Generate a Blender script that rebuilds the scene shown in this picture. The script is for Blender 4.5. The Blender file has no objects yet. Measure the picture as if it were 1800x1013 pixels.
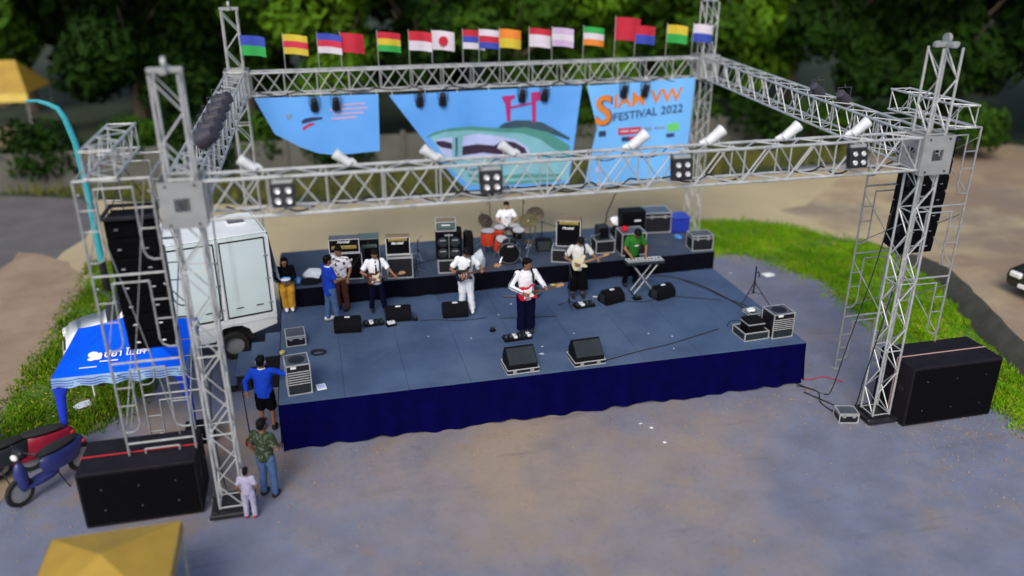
import bpy, bmesh, math, random
from mathutils import Vector as V, Matrix, Euler
from mathutils.geometry import tessellate_polygon
random.seed(7)
R = math.radians
sc = bpy.context.scene
C = sc.collection

# ------------------------------------------------------------------ camera, sky, sun, exposure
cam_d = bpy.data.cameras.new('camera'); cam = bpy.data.objects.new('camera', cam_d); C.objects.link(cam)
PITCH, YAW = R(22.9), R(13.6)
cam.location = (1.07, -14.2, 9.1)
cam.rotation_euler = (R(90) - PITCH, 0, -YAW)
cam_d.sensor_width = 36.0
cam_d.lens = 36.0 * 1465 / 1800
cam_d.clip_end = 1500
cam_d.dof.use_dof = True
cam_d.dof.focus_distance = 17.0
cam_d.dof.aperture_fstop = 0.155
sc.camera = cam
w = bpy.data.worlds.new('World'); sc.world = w; w.use_nodes = True
nt = w.node_tree; nt.nodes.clear()
sky = nt.nodes.new('ShaderNodeTexSky'); sky.sky_type = 'NISHITA'; sky.sun_disc = False
SUN_EL, SUN_AZ = R(44), R(205)
sky.sun_elevation = SUN_EL; sky.sun_rotation = SUN_AZ
sky.air_density = 1.2; sky.dust_density = 3.0; sky.ozone_density = 1.5
bg = nt.nodes.new('ShaderNodeBackground'); bg.inputs[1].default_value = 0.10
wo = nt.nodes.new('ShaderNodeOutputWorld')
nt.links.new(sky.outputs[0], bg.inputs[0]); nt.links.new(bg.outputs[0], wo.inputs[0])
sun_d = bpy.data.lights.new('sun', 'SUN'); sun = bpy.data.objects.new('sun', sun_d); C.objects.link(sun)
sun_d.energy = 1.35; sun_d.angle = R(28); sun_d.color = (1.0, 0.96, 0.9)
# Nishita: rotation 0 puts the sun on +Y, turning clockwise seen from above
sdir = V((math.sin(SUN_AZ) * math.cos(SUN_EL), math.cos(SUN_AZ) * math.cos(SUN_EL), math.sin(SUN_EL)))
sun.rotation_euler = sdir.to_track_quat('Z', 'Y').to_euler()
vs = sc.view_settings
vs.view_transform = 'Standard'; vs.look = 'None'; vs.exposure = 0.55; vs.gamma = 1.0; vs.use_curve_mapping = False

# ------------------------------------------------------------------ materials
MATS = {}
def mat(name, col, rough=0.6, metal=0.0, var=0.12, scale=6.0, bump=0.0, bscale=None, col2=None, spec=0.5, trans=0.0, sheen=0.0):
    """procedural surface: noise between two tones of the base colour, optional fine relief"""
    m = bpy.data.materials.new(name); m.use_nodes = True
    t = m.node_tree; b = t.nodes['Principled BSDF']
    tc = t.nodes.new('ShaderNodeTexCoord'); nz = t.nodes.new('ShaderNodeTexNoise')
    nz.inputs['Scale'].default_value = scale; nz.inputs['Detail'].default_value = 5; nz.inputs['Roughness'].default_value = 0.6
    t.links.new(tc.outputs['Object'], nz.inputs['Vector'])
    rp = t.nodes.new('ShaderNodeValToRGB')
    c1 = [max(0, c * (1 - var)) for c in col]; c2 = list(col2) if col2 else [min(1, c * (1 + var)) for c in col]
    rp.color_ramp.elements[0].position = 0.32; rp.color_ramp.elements[1].position = 0.68
    rp.color_ramp.elements[0].color = (*c1, 1); rp.color_ramp.elements[1].color = (*c2, 1)
    t.links.new(nz.outputs['Fac'], rp.inputs[0]); t.links.new(rp.outputs[0], b.inputs['Base Color'])
    b.inputs['Roughness'].default_value = rough; b.inputs['Metallic'].default_value = metal
    b.inputs['Specular IOR Level'].default_value = spec
    if sheen: b.inputs['Sheen Weight'].default_value = sheen
    if trans: b.inputs['Transmission Weight'].default_value = trans
    if bump:
        n2 = t.nodes.new('ShaderNodeTexNoise'); n2.inputs['Scale'].default_value = bscale or scale * 6; n2.inputs['Detail'].default_value = 4
        t.links.new(tc.outputs['Object'], n2.inputs['Vector'])
        bp = t.nodes.new('ShaderNodeBump'); bp.inputs['Strength'].default_value = bump; bp.inputs['Distance'].default_value = 0.02
        t.links.new(n2.outputs['Fac'], bp.inputs['Height']); t.links.new(bp.outputs[0], b.inputs['Normal'])
    MATS[name] = m
    return m
def add_layer(m, col, scale, lo, hi, amount=1.0, vec='Object', stretch=None, around=None):
    """lay a second worn / stained tone over a material, masked by large noise"""
    t = m.node_tree; b = t.nodes['Principled BSDF']; src = b.inputs['Base Color'].links[0].from_socket
    tc = t.nodes.new('ShaderNodeTexCoord'); nz = t.nodes.new('ShaderNodeTexNoise'); nz.inputs['Scale'].default_value = scale
    nz.inputs['Detail'].default_value = 6; nz.inputs['Roughness'].default_value = 0.65
    if stretch:
        mp = t.nodes.new('ShaderNodeMapping'); mp.inputs['Scale'].default_value = stretch
        t.links.new(tc.outputs[vec], mp.inputs[0]); t.links.new(mp.outputs[0], nz.inputs['Vector'])
    else: t.links.new(tc.outputs[vec], nz.inputs['Vector'])
    mr = t.nodes.new('ShaderNodeMapRange'); mr.inputs[1].default_value = lo; mr.inputs[2].default_value = hi; mr.inputs[4].default_value = amount
    fac = nz.outputs['Fac']
    if around:      # a dusty patch thinning out from one spot
        vd = t.nodes.new('ShaderNodeVectorMath'); vd.operation = 'DISTANCE'; vd.inputs[1].default_value = around[0]; t.links.new(tc.outputs[vec], vd.inputs[0])
        m1 = t.nodes.new('ShaderNodeMapRange'); m1.inputs[2].default_value = around[1]; m1.inputs[3].default_value = 0.28; m1.inputs[4].default_value = -0.12; t.links.new(vd.outputs['Value'], m1.inputs[0])
        ad = t.nodes.new('ShaderNodeMath'); t.links.new(fac, ad.inputs[0]); t.links.new(m1.outputs[0], ad.inputs[1]); fac = ad.outputs[0]
    t.links.new(fac, mr.inputs[0])
    mx = t.nodes.new('ShaderNodeMixRGB'); mx.inputs[2].default_value = (*col, 1)
    t.links.new(mr.outputs[0], mx.inputs[0]); t.links.new(src, mx.inputs[1]); t.links.new(mx.outputs[0], b.inputs['Base Color'])

mat('concrete', (0.165, 0.18, 0.25), 0.85, scale=1.2, var=0.14, bump=0.25, bscale=40)
add_layer(MATS['concrete'], (0.35, 0.26, 0.18), 0.35, 0.38, 0.80, 0.85, around=((5.0, -1.8, 0), 5.0))
add_layer(MATS['concrete'], (0.26, 0.185, 0.12), 0.8, 0.46, 0.66, 0.8, around=((-1.9, .1, 0), 3.0))
add_layer(MATS['concrete'], (0.115, 0.125, 0.17), 0.55, 0.52, 0.75, 0.5)
add_layer(MATS['concrete'], (0.10, 0.10, 0.12), 9.0, 0.55, 0.72, 0.35)
add_layer(MATS['concrete'], (0.27, 0.25, 0.235), 22.0, 0.60, 0.74, 0.45)
add_layer(MATS['concrete'], (0.075, 0.078, 0.10), 1.0, 0.60, 0.72, 0.45, stretch=(0.25, 2.2, 1))
mat('dirt_tan', (0.46, 0.38, 0.225), 0.95, scale=0.6, var=0.12, bump=0.4, bscale=25)
add_layer(MATS['dirt_tan'], (0.30, 0.235, 0.15), 0.3, 0.45, 0.7, 0.7)
mat('dirt_brown', (0.285, 0.205, 0.135), 0.95, scale=0.5, var=0.15, bump=0.5, bscale=20)
add_layer(MATS['dirt_brown'], (0.44, 0.355, 0.21), 0.3, 0.42, 0.62, 1.0, around=((15, 13, 0), 13))
add_layer(MATS['dirt_brown'], (0.19, 0.155, 0.13), 0.25, 0.45, 0.65, 0.8)
mat('dirt_path', (0.29, 0.21, 0.14), 0.95, scale=0.8, var=0.18, bump=0.5, bscale=18)
mat('road', (0.115, 0.108, 0.108), 0.9, scale=1.0, var=0.15, bump=0.3, bscale=60)
mat('soil_dark', (0.05, 0.05, 0.04), 0.95, scale=2, var=0.3, bump=0.6)
mat('grass_soil', (0.07, 0.15, 0.008), 0.95, scale=1.5, var=0.35, bump=0.4)
add_layer(MATS['grass_soil'], (0.20, 0.15, 0.08), 1.1, 0.5, 0.66, 0.7)
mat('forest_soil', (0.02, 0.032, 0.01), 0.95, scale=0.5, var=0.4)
mat('grass', (0.10, 0.33, 0.003), 0.7, scale=0.8, var=0.3, col2=(0.20, 0.40, 0.006), spec=0.08)
mat('grass_deep', (0.05, 0.16, 0.003), 0.7, scale=0.8, var=0.35, col2=(0.12, 0.24, 0.006), spec=0.08)
mat('grass_straw', (0.30, 0.28, 0.05), 0.8, scale=0.8, var=0.3, spec=0.08)
mat('grass_dry', (0.12, 0.15, 0.02), 0.7, scale=0.7, var=0.3, col2=(0.2, 0.19, 0.04), spec=0.2)
mat('leaf_dark', (0.009, 0.026, 0.003), 0.7, scale=0.5, var=0.5, col2=(0.016, 0.048, 0.004), spec=0.08)
mat('leaf_mid', (0.018, 0.05, 0.003), 0.7, scale=0.4, var=0.5, col2=(0.04, 0.10, 0.005), spec=0.1)
mat('leaf_light', (0.045, 0.12, 0.005), 0.7, scale=0.4, var=0.4, col2=(0.10, 0.21, 0.008), spec=0.1)
mat('bark', (0.10, 0.075, 0.05), 0.9, scale=4, var=0.3, bump=0.8)
mat('wall_grey', (0.115, 0.115, 0.095), 0.9, scale=0.8, var=0.18, bump=0.3)
add_layer(MATS['wall_grey'], (0.09, 0.09, 0.07), 0.7, 0.5, 0.7, 0.8, stretch=(1, 1, 0.25))
mat('deck', (0.056, 0.095, 0.182), 0.62, scale=0.9, var=0.22, bump=0.15, bscale=150)
add_layer(MATS['deck'], (0.10, 0.135, 0.19), 0.45, 0.48, 0.72, 0.6)
add_layer(MATS['deck'], (0.10, 0.11, 0.13), 7.0, 0.56, 0.74, 0.5)
mat('riser_deck', (0.036, 0.052, 0.088), 0.6, scale=0.9, var=0.25, bump=0.15, bscale=150)
add_layer(MATS['riser_deck'], (0.09, 0.10, 0.115), 1.6, 0.5, 0.72, 0.6)
mat('navy_cloth', (0.0012, 0.0012, 0.045), 0.9, scale=3, var=0.2, bump=0.2, bscale=90, spec=0.04)
mat('black_cloth', (0.003, 0.003, 0.007), 0.9, scale=3, var=0.3, bump=0.2, bscale=90, spec=0.05)
mat('aluminium', (0.54, 0.55, 0.545), 0.42, 0.45, scale=5, var=0.16, bump=0.1)
add_layer(MATS['aluminium'], (0.25, 0.245, 0.235), 3.0, 0.5, 0.72, 0.7)
mat('galvanised', (0.38, 0.39, 0.39), 0.45, 0.45, scale=6, var=0.25, bump=0.15)
add_layer(MATS['galvanised'], (0.25, 0.17, 0.11), 5.0, 0.62, 0.78, 0.7)
mat('plate_grey', (0.33, 0.345, 0.345), 0.5, 0.3, scale=4, var=0.12, bump=0.1)
mat('steel_black', (0.016, 0.016, 0.02), 0.45, 0.2, scale=8, var=0.3)
mat('cabinet_black', (0.004, 0.004, 0.006), 0.7, scale=12, var=0.3, bump=0.25, bscale=200, spec=0.12)
mat('sub_black', (0.010, 0.008, 0.012), 0.65, scale=3, var=0.4, bump=0.3, bscale=150, spec=0.2)
mat('grille_black', (0.0025, 0.0025, 0.004), 0.75, scale=30, var=0.4, bump=0.5, bscale=400, spec=0.08)
mat('grille_dark', (0.018, 0.026, 0.032), 0.7, scale=3, var=0.25, bump=0.4, bscale=300, spec=0.25)
mat('laminate', (0.005, 0.005, 0.009), 0.5, scale=5, var=0.3, bump=0.08, bscale=120)
mat('case_top', (0.07, 0.078, 0.095), 0.5, scale=5, var=0.25, bump=0.1, bscale=120)
mat('chrome', (0.55, 0.56, 0.58), 0.28, 1.0, scale=6, var=0.06)
mat('brass', (0.42, 0.32, 0.13), 0.3, 0.9, scale=9, var=0.25)
mat('dark_brass', (0.10, 0.075, 0.045), 0.4, 0.7, scale=9, var=0.3)
mat('gold_panel', (0.50, 0.38, 0.10), 0.4, 0.4, scale=9, var=0.15)
mat('tolex_brown', (0.20, 0.145, 0.085), 0.7, scale=8, var=0.2, bump=0.2)
mat('tolex_grey', (0.09, 0.10, 0.12), 0.7, scale=8, var=0.2, bump=0.2)
mat('tolex_green', (0.075, 0.12, 0.115), 0.65, scale=8, var=0.2, bump=0.2)
mat('white_print', (0.82, 0.82, 0.83), 0.5, var=0.04)
mat('white_paint', (0.80, 0.83, 0.83), 0.35, scale=1.4, var=0.05, bump=0.03)
add_layer(MATS['white_paint'], (0.45, 0.47, 0.44), 1.1, 0.55, 0.78, 0.6, stretch=(2.5, 2.5, 0.35))
mat('box_side', (0.68, 0.79, 0.77), 0.4, scale=1.4, var=0.05, bump=0.03)
add_layer(MATS['box_side'], (0.36, 0.40, 0.37), 1.1, 0.55, 0.78, 0.55, stretch=(3, 3, 0.25))
mat('rubber', (0.012, 0.012, 0.012), 0.85, scale=9, var=0.2, bump=0.2)
mat('glass_dark', (0.02, 0.025, 0.03), 0.08, var=0.1)
mat('lamp_clear', (0.75, 0.75, 0.72), 0.15, var=0.05)
mat('lamp_red', (0.4, 0.02, 0.02), 0.25, var=0.05)
mat('blue_canvas', (0.001, 0.10, 0.86), 0.85, scale=1.2, var=0.16, bump=0.15, bscale=30, spec=0.08)
mat('valance', (0.30, 0.48, 0.70), 0.6, scale=3, var=0.1, bump=0.1)
mat('blue_cloth', (0.003, 0.03, 0.52), 0.8, scale=4, var=0.15, bump=0.15)
mat('yellow_canvas', (0.40, 0.25, 0.03), 0.6, scale=1.4, var=0.16, bump=0.1)
mat('teal_paint', (0.04, 0.36, 0.42), 0.4, scale=3, var=0.15)
mat('banner_blue', (0.10, 0.35, 0.88), 0.6, scale=0.5, var=0.08, col2=(0.13, 0.41, 0.93), bump=0.1, bscale=3)
mat('banner_pale', (0.17, 0.49, 0.98), 0.55, scale=0.6, var=0.06, bump=0.1, bscale=3)
for n, c in {'magenta': (0.42, 0.02, 0.16), 'hill': (0.03, 0.075, 0.11), 'green_dk': (0.07, 0.27, 0.24), 'teal_lt': (0.20, 0.46, 0.55),
             'lilac': (0.46, 0.52, 0.85), 'plum': (0.035, 0.015, 0.045), 'orange': (0.72, 0.22, 0.03), 'navy': (0.02, 0.035, 0.12),
             'red': (0.58, 0.02, 0.06), 'lime': (0.14, 0.62, 0.14), 'pink': (0.55, 0.40, 0.62), 'greyblue': (0.20, 0.30, 0.48),
             'fyellow': (0.6, 0.46, 0.03), 'fgreen': (0.02, 0.35, 0.06), 'fblue': (0.03, 0.06, 0.40), 'fwhite': (0.66, 0.60, 0.68),
             'fred': (0.5, 0.012, 0.035), 'forange': (0.75, 0.22, 0.02)}.items():
    mat('print_' + n, c, 0.6, var=0.08, scale=3)
mat('skin', (0.26, 0.115, 0.06), 0.55, scale=9, var=0.12)
mat('skin_light', (0.44, 0.25, 0.16), 0.55, scale=9, var=0.1)
mat('hair', (0.004, 0.0035, 0.0035), 0.6, scale=40, var=0.4, bump=0.3, bscale=120, spec=0.12)
mat('eye', (0.02, 0.015, 0.012), 0.3)
mat('lips', (0.22, 0.07, 0.06), 0.5)
def cloth(name, col, **k): return mat('cloth_' + name, col, 0.85, scale=5, var=0.12, bump=0.35, bscale=22, spec=0.06, **k)
cloth('white', (0.80, 0.80, 0.86)); cloth('cream', (0.64, 0.64, 0.62)); cloth('royal', (0.012, 0.05, 0.42)); cloth('polo', (0.012, 0.06, 0.55))
cloth('navy', (0.003, 0.004, 0.022)); cloth('black', (0.0035, 0.0035, 0.005)); cloth('green', (0.025, 0.15, 0.02)); cloth('jeans', (0.07, 0.13, 0.27))
cloth('mustard', (0.50, 0.26, 0.03)); cloth('brown', (0.10, 0.035, 0.02)); cloth('maroon', (0.14, 0.01, 0.02)); cloth('whitepants', (0.66, 0.69, 0.76))
cloth('red', (0.5, 0.015, 0.03)); cloth('lilac', (0.38, 0.36, 0.5))
m = cloth('pattern', (0.72, 0.70, 0.74)); add_layer(m, (0.02, 0.02, 0.05), 14, 0.53, 0.56, 1.0)
m = cloth('camo', (0.03, 0.045, 0.025)); add_layer(m, (0.16, 0.20, 0.15), 16, 0.55, 0.58, 0.9)
mat('shoe_white', (0.78, 0.78, 0.80), 0.5, var=0.06)
mat('red_lacquer', (0.55, 0.006, 0.03), 0.15, var=0.1)
mat('cream_lacquer', (0.72, 0.64, 0.42), 0.2, var=0.05)
mat('sunburst', (0.10, 0.03, 0.015), 0.2, scale=3, var=0.5)
mat('black_lacquer', (0.01, 0.01, 0.012), 0.15, var=0.2)
mat('maple', (0.46, 0.25, 0.10), 0.4, scale=12, var=0.2)
mat('rosewood', (0.10, 0.04, 0.02), 0.5, scale=14, var=0.3)
mat('drum_red', (0.55, 0.045, 0.012), 0.2, scale=4, var=0.25)
mat('drum_head', (0.42, 0.42, 0.43), 0.5, var=0.1)
mat('drum_black', (0.004, 0.004, 0.005), 0.55, var=0.2, spec=0.15)
mat('plastic_bag', (0.62, 0.68, 0.76), 0.3, scale=6, var=0.15, bump=0.9, bscale=14, trans=0.15)
mat('paper', (0.80, 0.80, 0.80), 0.8, var=0.04)
mat('plastic_blue', (0.015, 0.035, 0.36), 0.4, var=0.15)
mat('bowl_blue', (0.08, 0.30, 0.70), 0.35, var=0.2)
mat('key_white', (0.80, 0.81, 0.80), 0.25, var=0.03)
mat('yellow_soft', (0.62, 0.50, 0.12), 0.6, var=0.15)
mat('tarp', (0.30, 0.38, 0.55), 0.5, scale=2, var=0.2, bump=0.5, bscale=6)
mat('car_dark', (0.05, 0.055, 0.045), 0.25, 0.3, scale=2, var=0.1)
mat('par_grey', (0.055, 0.05, 0.065), 0.5, 0.2, scale=5, var=0.25)
mat('fixture_white', (0.66, 0.68, 0.70), 0.4, scale=5, var=0.1, bump=0.5, bscale=18)
mat('lens', (0.65, 0.66, 0.68), 0.12, 0.3, var=0.1)

# ------------------------------------------------------------------ mesh building
class MB:
    def __init__(s): s.v = []; s.f = []
    def add(s, vs_, fs, M=None):
        n = len(s.v)
        s.v += [tuple(M @ V(p)) if M else tuple(p) for p in vs_]
        s.f += [tuple(i + n for i in f) for f in fs]
        return s
    def box(s, x0, x1, y0, y1, z0, z1, M=None):
        return s.add([(x0,y0,z0),(x1,y0,z0),(x1,y1,z0),(x0,y1,z0),(x0,y0,z1),(x1,y0,z1),(x1,y1,z1),(x0,y1,z1)],
                     [(0,3,2,1),(4,5,6,7),(0,1,5,4),(1,2,6,5),(2,3,7,6),(3,0,4,7)], M)
    def cbox(s, x0, x1, y0, y1, z0, z1, c=0.01, M=None):
        """box with chamfered edges"""
        cx, cy, cz = (x0+x1)/2, (y0+y1)/2, (z0+z1)/2; hx, hy, hz = (x1-x0)/2, (y1-y0)/2, (z1-z0)/2
        c = min(c, hx*.9, hy*.9, hz*.9); bm = bmesh.new()
        for a in (-1, 1):
            for b in (-1, 1):
                for d in (-1, 1):
                    bm.verts.new((cx+a*hx, cy+b*(hy-c), cz+d*(hz-c))); bm.verts.new((cx+a*(hx-c), cy+b*hy, cz+d*(hz-c))); bm.verts.new((cx+a*(hx-c), cy+b*(hy-c), cz+d*hz))
        bmesh.ops.convex_hull(bm, input=bm.verts); bmesh.ops.dissolve_limit(bm, angle_limit=0.01, verts=bm.verts, edges=bm.edges)
        bm.verts.index_update()
        s.add([v.co[:] for v in bm.verts], [[v.index for v in f.verts] for f in bm.faces], M); bm.free(); return s
    def cyl(s, p0, p1, r0, r1=None, n=10, M=None):
        p0, p1 = V(p0), V(p1); r1 = r0 if r1 is None else r1
        d = (p1 - p0).normalized(); a = d.orthogonal().normalized(); b = d.cross(a)
        vs_ = []
        for p, r in ((p0, r0), (p1, r1)):
            for k in range(n):
                t = 2*math.pi*k/n; vs_.append(p + (a*math.cos(t) + b*math.sin(t))*r)
        fs = [(k, (k+1) % n, n+(k+1) % n, n+k) for k in range(n)] + [tuple(range(n-1, -1, -1)), tuple(range(n, 2*n))]
        return s.add(vs_, fs, M)
    def tube(s, pts, r, n=6, M=None):
        pts = [V(p) for p in pts]; vs_ = []; fs = []; a = None
        rr = r if isinstance(r, (list, tuple)) else [r]*len(pts)
        for i, p in enumerate(pts):
            d = (pts[min(i+1, len(pts)-1)] - pts[max(i-1, 0)]).normalized()
            a = d.orthogonal().normalized() if a is None else (a - d*a.dot(d)).normalized()
            b = d.cross(a)
            for k in range(n):
                t = 2*math.pi*k/n; vs_.append(p + (a*math.cos(t) + b*math.sin(t))*rr[i])
        for i in range(len(pts)-1):
            for k in range(n): fs.append((i*n+k, i*n+(k+1) % n, (i+1)*n+(k+1) % n, (i+1)*n+k))
        fs += [tuple(range(n-1, -1, -1)), tuple(range((len(pts)-1)*n, len(pts)*n))]
        return s.add(vs_, fs, M)
    def lathe(s, prof, n=20, M=None):
        vs_ = []; fs = []
        for r, z in prof:
            for k in range(n):
                t = 2*math.pi*k/n; vs_.append((r*math.cos(t), r*math.sin(t), z))
        for i in range(len(prof)-1):
            for k in range(n): fs.append((i*n+k, i*n+(k+1) % n, (i+1)*n+(k+1) % n, (i+1)*n+k))
        rm = max(p[0] for p in prof); e = (len(prof)-1)*n
        if min(prof[0][0], prof[-1][0]) > .5*rm: fs += [(e+k, e+(k+1) % n, (k+1) % n, k) for k in range(n)]      # a hoop: close the profile on itself
        else: fs += [tuple(range(n-1, -1, -1)), tuple(range(e, e+n))]
        return s.add(vs_, fs, M)
    def sph(s, c, r, n=10, m=7, M=None):
        r = (r, r, r) if isinstance(r, (int, float)) else r
        vs_ = [(c[0], c[1], c[2]-r[2])]; fs = []
        for j in range(1, m):
            p = math.pi*j/m - math.pi/2
            for k in range(n):
                t = 2*math.pi*k/n; vs_.append((c[0]+r[0]*math.cos(p)*math.cos(t), c[1]+r[1]*math.cos(p)*math.sin(t), c[2]+r[2]*math.sin(p)))
        vs_.append((c[0], c[1], c[2]+r[2])); L = len(vs_)-1
        for k in range(n): fs.append((0, 1+(k+1) % n, 1+k)); fs.append((L, L-n+k, L-n+(k+1) % n))
        for j in range(m-2):
            for k in range(n): fs.append((1+j*n+k, 1+j*n+(k+1) % n, 1+(j+1)*n+(k+1) % n, 1+(j+1)*n+k))
        return s.add(vs_, fs, M)
    def prism(s, poly, z0, z1, M=None):
        n = len(poly)
        vs_ = [(x, y, z0) for x, y in poly] + [(x, y, z1) for x, y in poly]
        fs = [tuple(range(n-1, -1, -1)), tuple(range(n, 2*n))] + [(k, (k+1) % n, n+(k+1) % n, n+k) for k in range(n)]
        return s.add(vs_, fs, M)
    def rings(s, rs, n=16, M=None, close=True):
        """loft of elliptical rings (cx, cy, z, rx, ry)"""
        vs_ = []; fs = []
        for cx, cy, z, rx, ry in rs:
            for k in range(n):
                t = 2*math.pi*k/n; vs_.append((cx+rx*math.cos(t), cy+ry*math.sin(t), z))
        for i in range(len(rs)-1):
            for k in range(n): fs.append((i*n+k, i*n+(k+1) % n, (i+1)*n+(k+1) % n, (i+1)*n+k))
        if close: fs += [tuple(range(n-1, -1, -1)), tuple(range((len(rs)-1)*n, len(rs)*n))]
        return s.add(vs_, fs, M)
    def mesh(s, name, material, smooth=35):
        me = bpy.data.meshes.new(name); me.from_pydata(s.v, [], s.f); me.update()
        if smooth:
            me.polygons.foreach_set('use_smooth', [True]*len(me.polygons)); me.set_sharp_from_angle(angle=R(smooth))
        me.materials.append(MATS[material]); return me
    def build(s, name, material, parent=None, loc=(0,0,0), rot=None, smooth=35, label=None):
        return link(name, s.mesh(name, material, smooth), parent, loc, rot, label)
def link(name, me, parent=None, loc=(0,0,0), rot=None, label=None):
    o = bpy.data.objects.new(name, me); C.objects.link(o); o.location = loc
    if rot is not None: o.rotation_euler = rot
    if parent: o.parent = parent
    if label: o['label'] = label
    return o
def tag(o, label, cat, group=None, kind=None):
    if label: o['label'] = label
    if cat: o['category'] = cat
    if group: o['group'] = group
    if kind: o['kind'] = kind
    return o
def thing(name, label, cat, loc=(0,0,0), rz=0, group=None, rot=None):
    o = bpy.data.objects.new(name, None); C.objects.link(o); o.location = loc
    o.rotation_euler = rot if rot is not None else (0, 0, rz); o.empty_display_size = 0.1
    return tag(o, label, cat, group)
def structure(o): o['kind'] = 'structure'; return o
BARS = {}
def bar(parent, p0, p1, r, name, material, n=8):
    p0, p1 = V(p0), V(p1); d = p1 - p0; L = round(d.length, 3); key = (r, L, material, n)
    if key not in BARS: BARS[key] = MB().cyl((0,0,0), (0,0,L), r, n=n).mesh(name, material)
    return link(name, BARS[key], parent, p0, d.to_track_quat('Z', 'Y').to_euler())
SHARED = {}
def shared(key, fn):
    if key not in SHARED: SHARED[key] = fn()
    return SHARED[key]
def text_mesh(body, size, material, shear=0.0, extrude=0.002, bold=0.0, spacing=1.0):
    cu = bpy.data.curves.new('lettering', 'FONT'); cu.body = body; cu.size = size; cu.shear = shear; cu.extrude = extrude; cu.offset = bold; cu.space_character = spacing
    cu.resolution_u = 3
    o = bpy.data.objects.new('lettering', cu); C.objects.link(o)
    me = bpy.data.meshes.new_from_object(o.evaluated_get(bpy.context.evaluated_depsgraph_get()))
    bpy.data.objects.remove(o); bpy.data.curves.remove(cu)
    me.materials.clear(); me.materials.append(MATS[material]); return me
def fused(mb, voxel, name, material, fold=0.0):
    """union of overlapping closed pieces into ONE continuous skin"""
    me = mb.mesh(name, material, 0); o = bpy.data.objects.new('tmp', me); C.objects.link(o)
    md = o.modifiers.new('r', 'REMESH'); md.mode = 'VOXEL'; md.voxel_size = voxel
    sm = o.modifiers.new('s', 'SMOOTH'); sm.iterations = 3; sm.factor = 0.5
    if fold:
        tx = bpy.data.textures.get('folds') or bpy.data.textures.new('folds', 'CLOUDS'); tx.noise_scale = 0.11; tx.noise_depth = 3
        dp = o.modifiers.new('d', 'DISPLACE'); dp.texture = tx; dp.strength = fold; dp.mid_level = 0.5
    out = bpy.data.meshes.new_from_object(o.evaluated_get(bpy.context.evaluated_depsgraph_get()))
    bpy.data.objects.remove(o); bpy.data.meshes.remove(me)
    out.polygons.foreach_set('use_smooth', [True]*len(out.polygons))
    out.materials.clear(); out.materials.append(MATS[material]); out.name = name
    return out
def join_into(me, mb):
    bm = bmesh.new(); bm.from_mesh(me); vs_ = [bm.verts.new(p) for p in mb.v]
    for f in mb.f:
        try: bm.faces.new([vs_[i] for i in f]).smooth = True
        except ValueError: pass
    bm.to_mesh(me); bm.free()

# ------------------------------------------------------------------ ground
def wobble(poly, step=0.5, amp=0.12, seed=1):
    rnd = random.Random(seed); out = []
    for i, (x, y) in enumerate(poly):
        x2, y2 = poly[(i+1) % len(poly)]; n = max(1, int(math.hypot(x2-x, y2-y)/step))
        for k in range(n): out.append((x+(x2-x)*k/n + rnd.uniform(-amp, amp), y+(y2-y)*k/n + rnd.uniform(-amp, amp)))
    return out
def sheet(name, poly, z, material, wob=None):
    if wob: poly = wobble(poly, *wob)
    me = bpy.data.meshes.new(name); me.from_pydata([(x, y, z) for x, y in poly], [], [tuple(range(len(poly)))]); me.update()
    if me.polygons[0].normal.z < 0: me.flip_normals()
    me.materials.append(MATS[material]); return structure(link(name, me))
sheet('ground', [(-300,-200),(300,-200),(300,500),(-300,500)], 0, 'concrete')
sheet('dirt_yard', [(-9,7.5),(-3,7.3),(4,7.2),(12,7.6),(13,9),(15,10.6),(18,7.4),(19,3),(40,-6),(60,14),(30,17),(20,16.4),(10,15.8),(3,16),(-3,17),(-10,20)], 0.004, 'dirt_tan', (1.0, .3, 3))
sheet('left_road', [(-60,-12),(-8.2,-3),(-6.9,2.5),(-7.0,6),(-6.9,10),(-6.6,14),(-6.8,18),(-9,22),(-60,34)], 0.006, 'road', (1.0, .2, 4))
sheet('dirt_path', [(-8.2,-3),(-5.0,-2.2),(-4.5,0.2),(-5.6,3.2),(-5.3,6.5),(-5.4,9.5),(-6.5,12),(-8,13),(-8.2,11),(-7.2,6),(-6.8,2.5)], 0.010, 'dirt_path', (.6, .18, 5))
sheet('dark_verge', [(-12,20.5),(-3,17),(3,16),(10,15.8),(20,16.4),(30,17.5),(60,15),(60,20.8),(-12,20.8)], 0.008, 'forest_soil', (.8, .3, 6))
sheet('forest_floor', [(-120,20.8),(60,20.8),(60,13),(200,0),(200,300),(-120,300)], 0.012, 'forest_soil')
GR = [(12.6,8.0),(12.9,10.7),(14.6,10.9),(16.5,9.6),(18.0,7.4),(18.05,5.6),(18.05,4.2),(17.0,1.67),(16.15,-.68),(15.5,-4),(14.6,-5),(14.4,-2.4),(14.5,.5),(14.55,3.2),(14.9,5.3),(13.8,7.5)]
GL = [(-5.7,11.5),(-4.0,11),(-3.4,6),(-2.9,3.2),(-3.4,2.1),(-4.3,1.3),(-5.0,.6),(-5.6,.5),(-5.7,1.6),(-5.6,3.2),(-5.45,4.6),(-5.5,7),(-5.4,9)]
sheet('grass_bank', GR, 0.014, 'grass_soil', (.4, .1, 8))
sheet('grass_verge', GL, 0.016, 'grass_soil', (.4, .1, 9))
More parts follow.
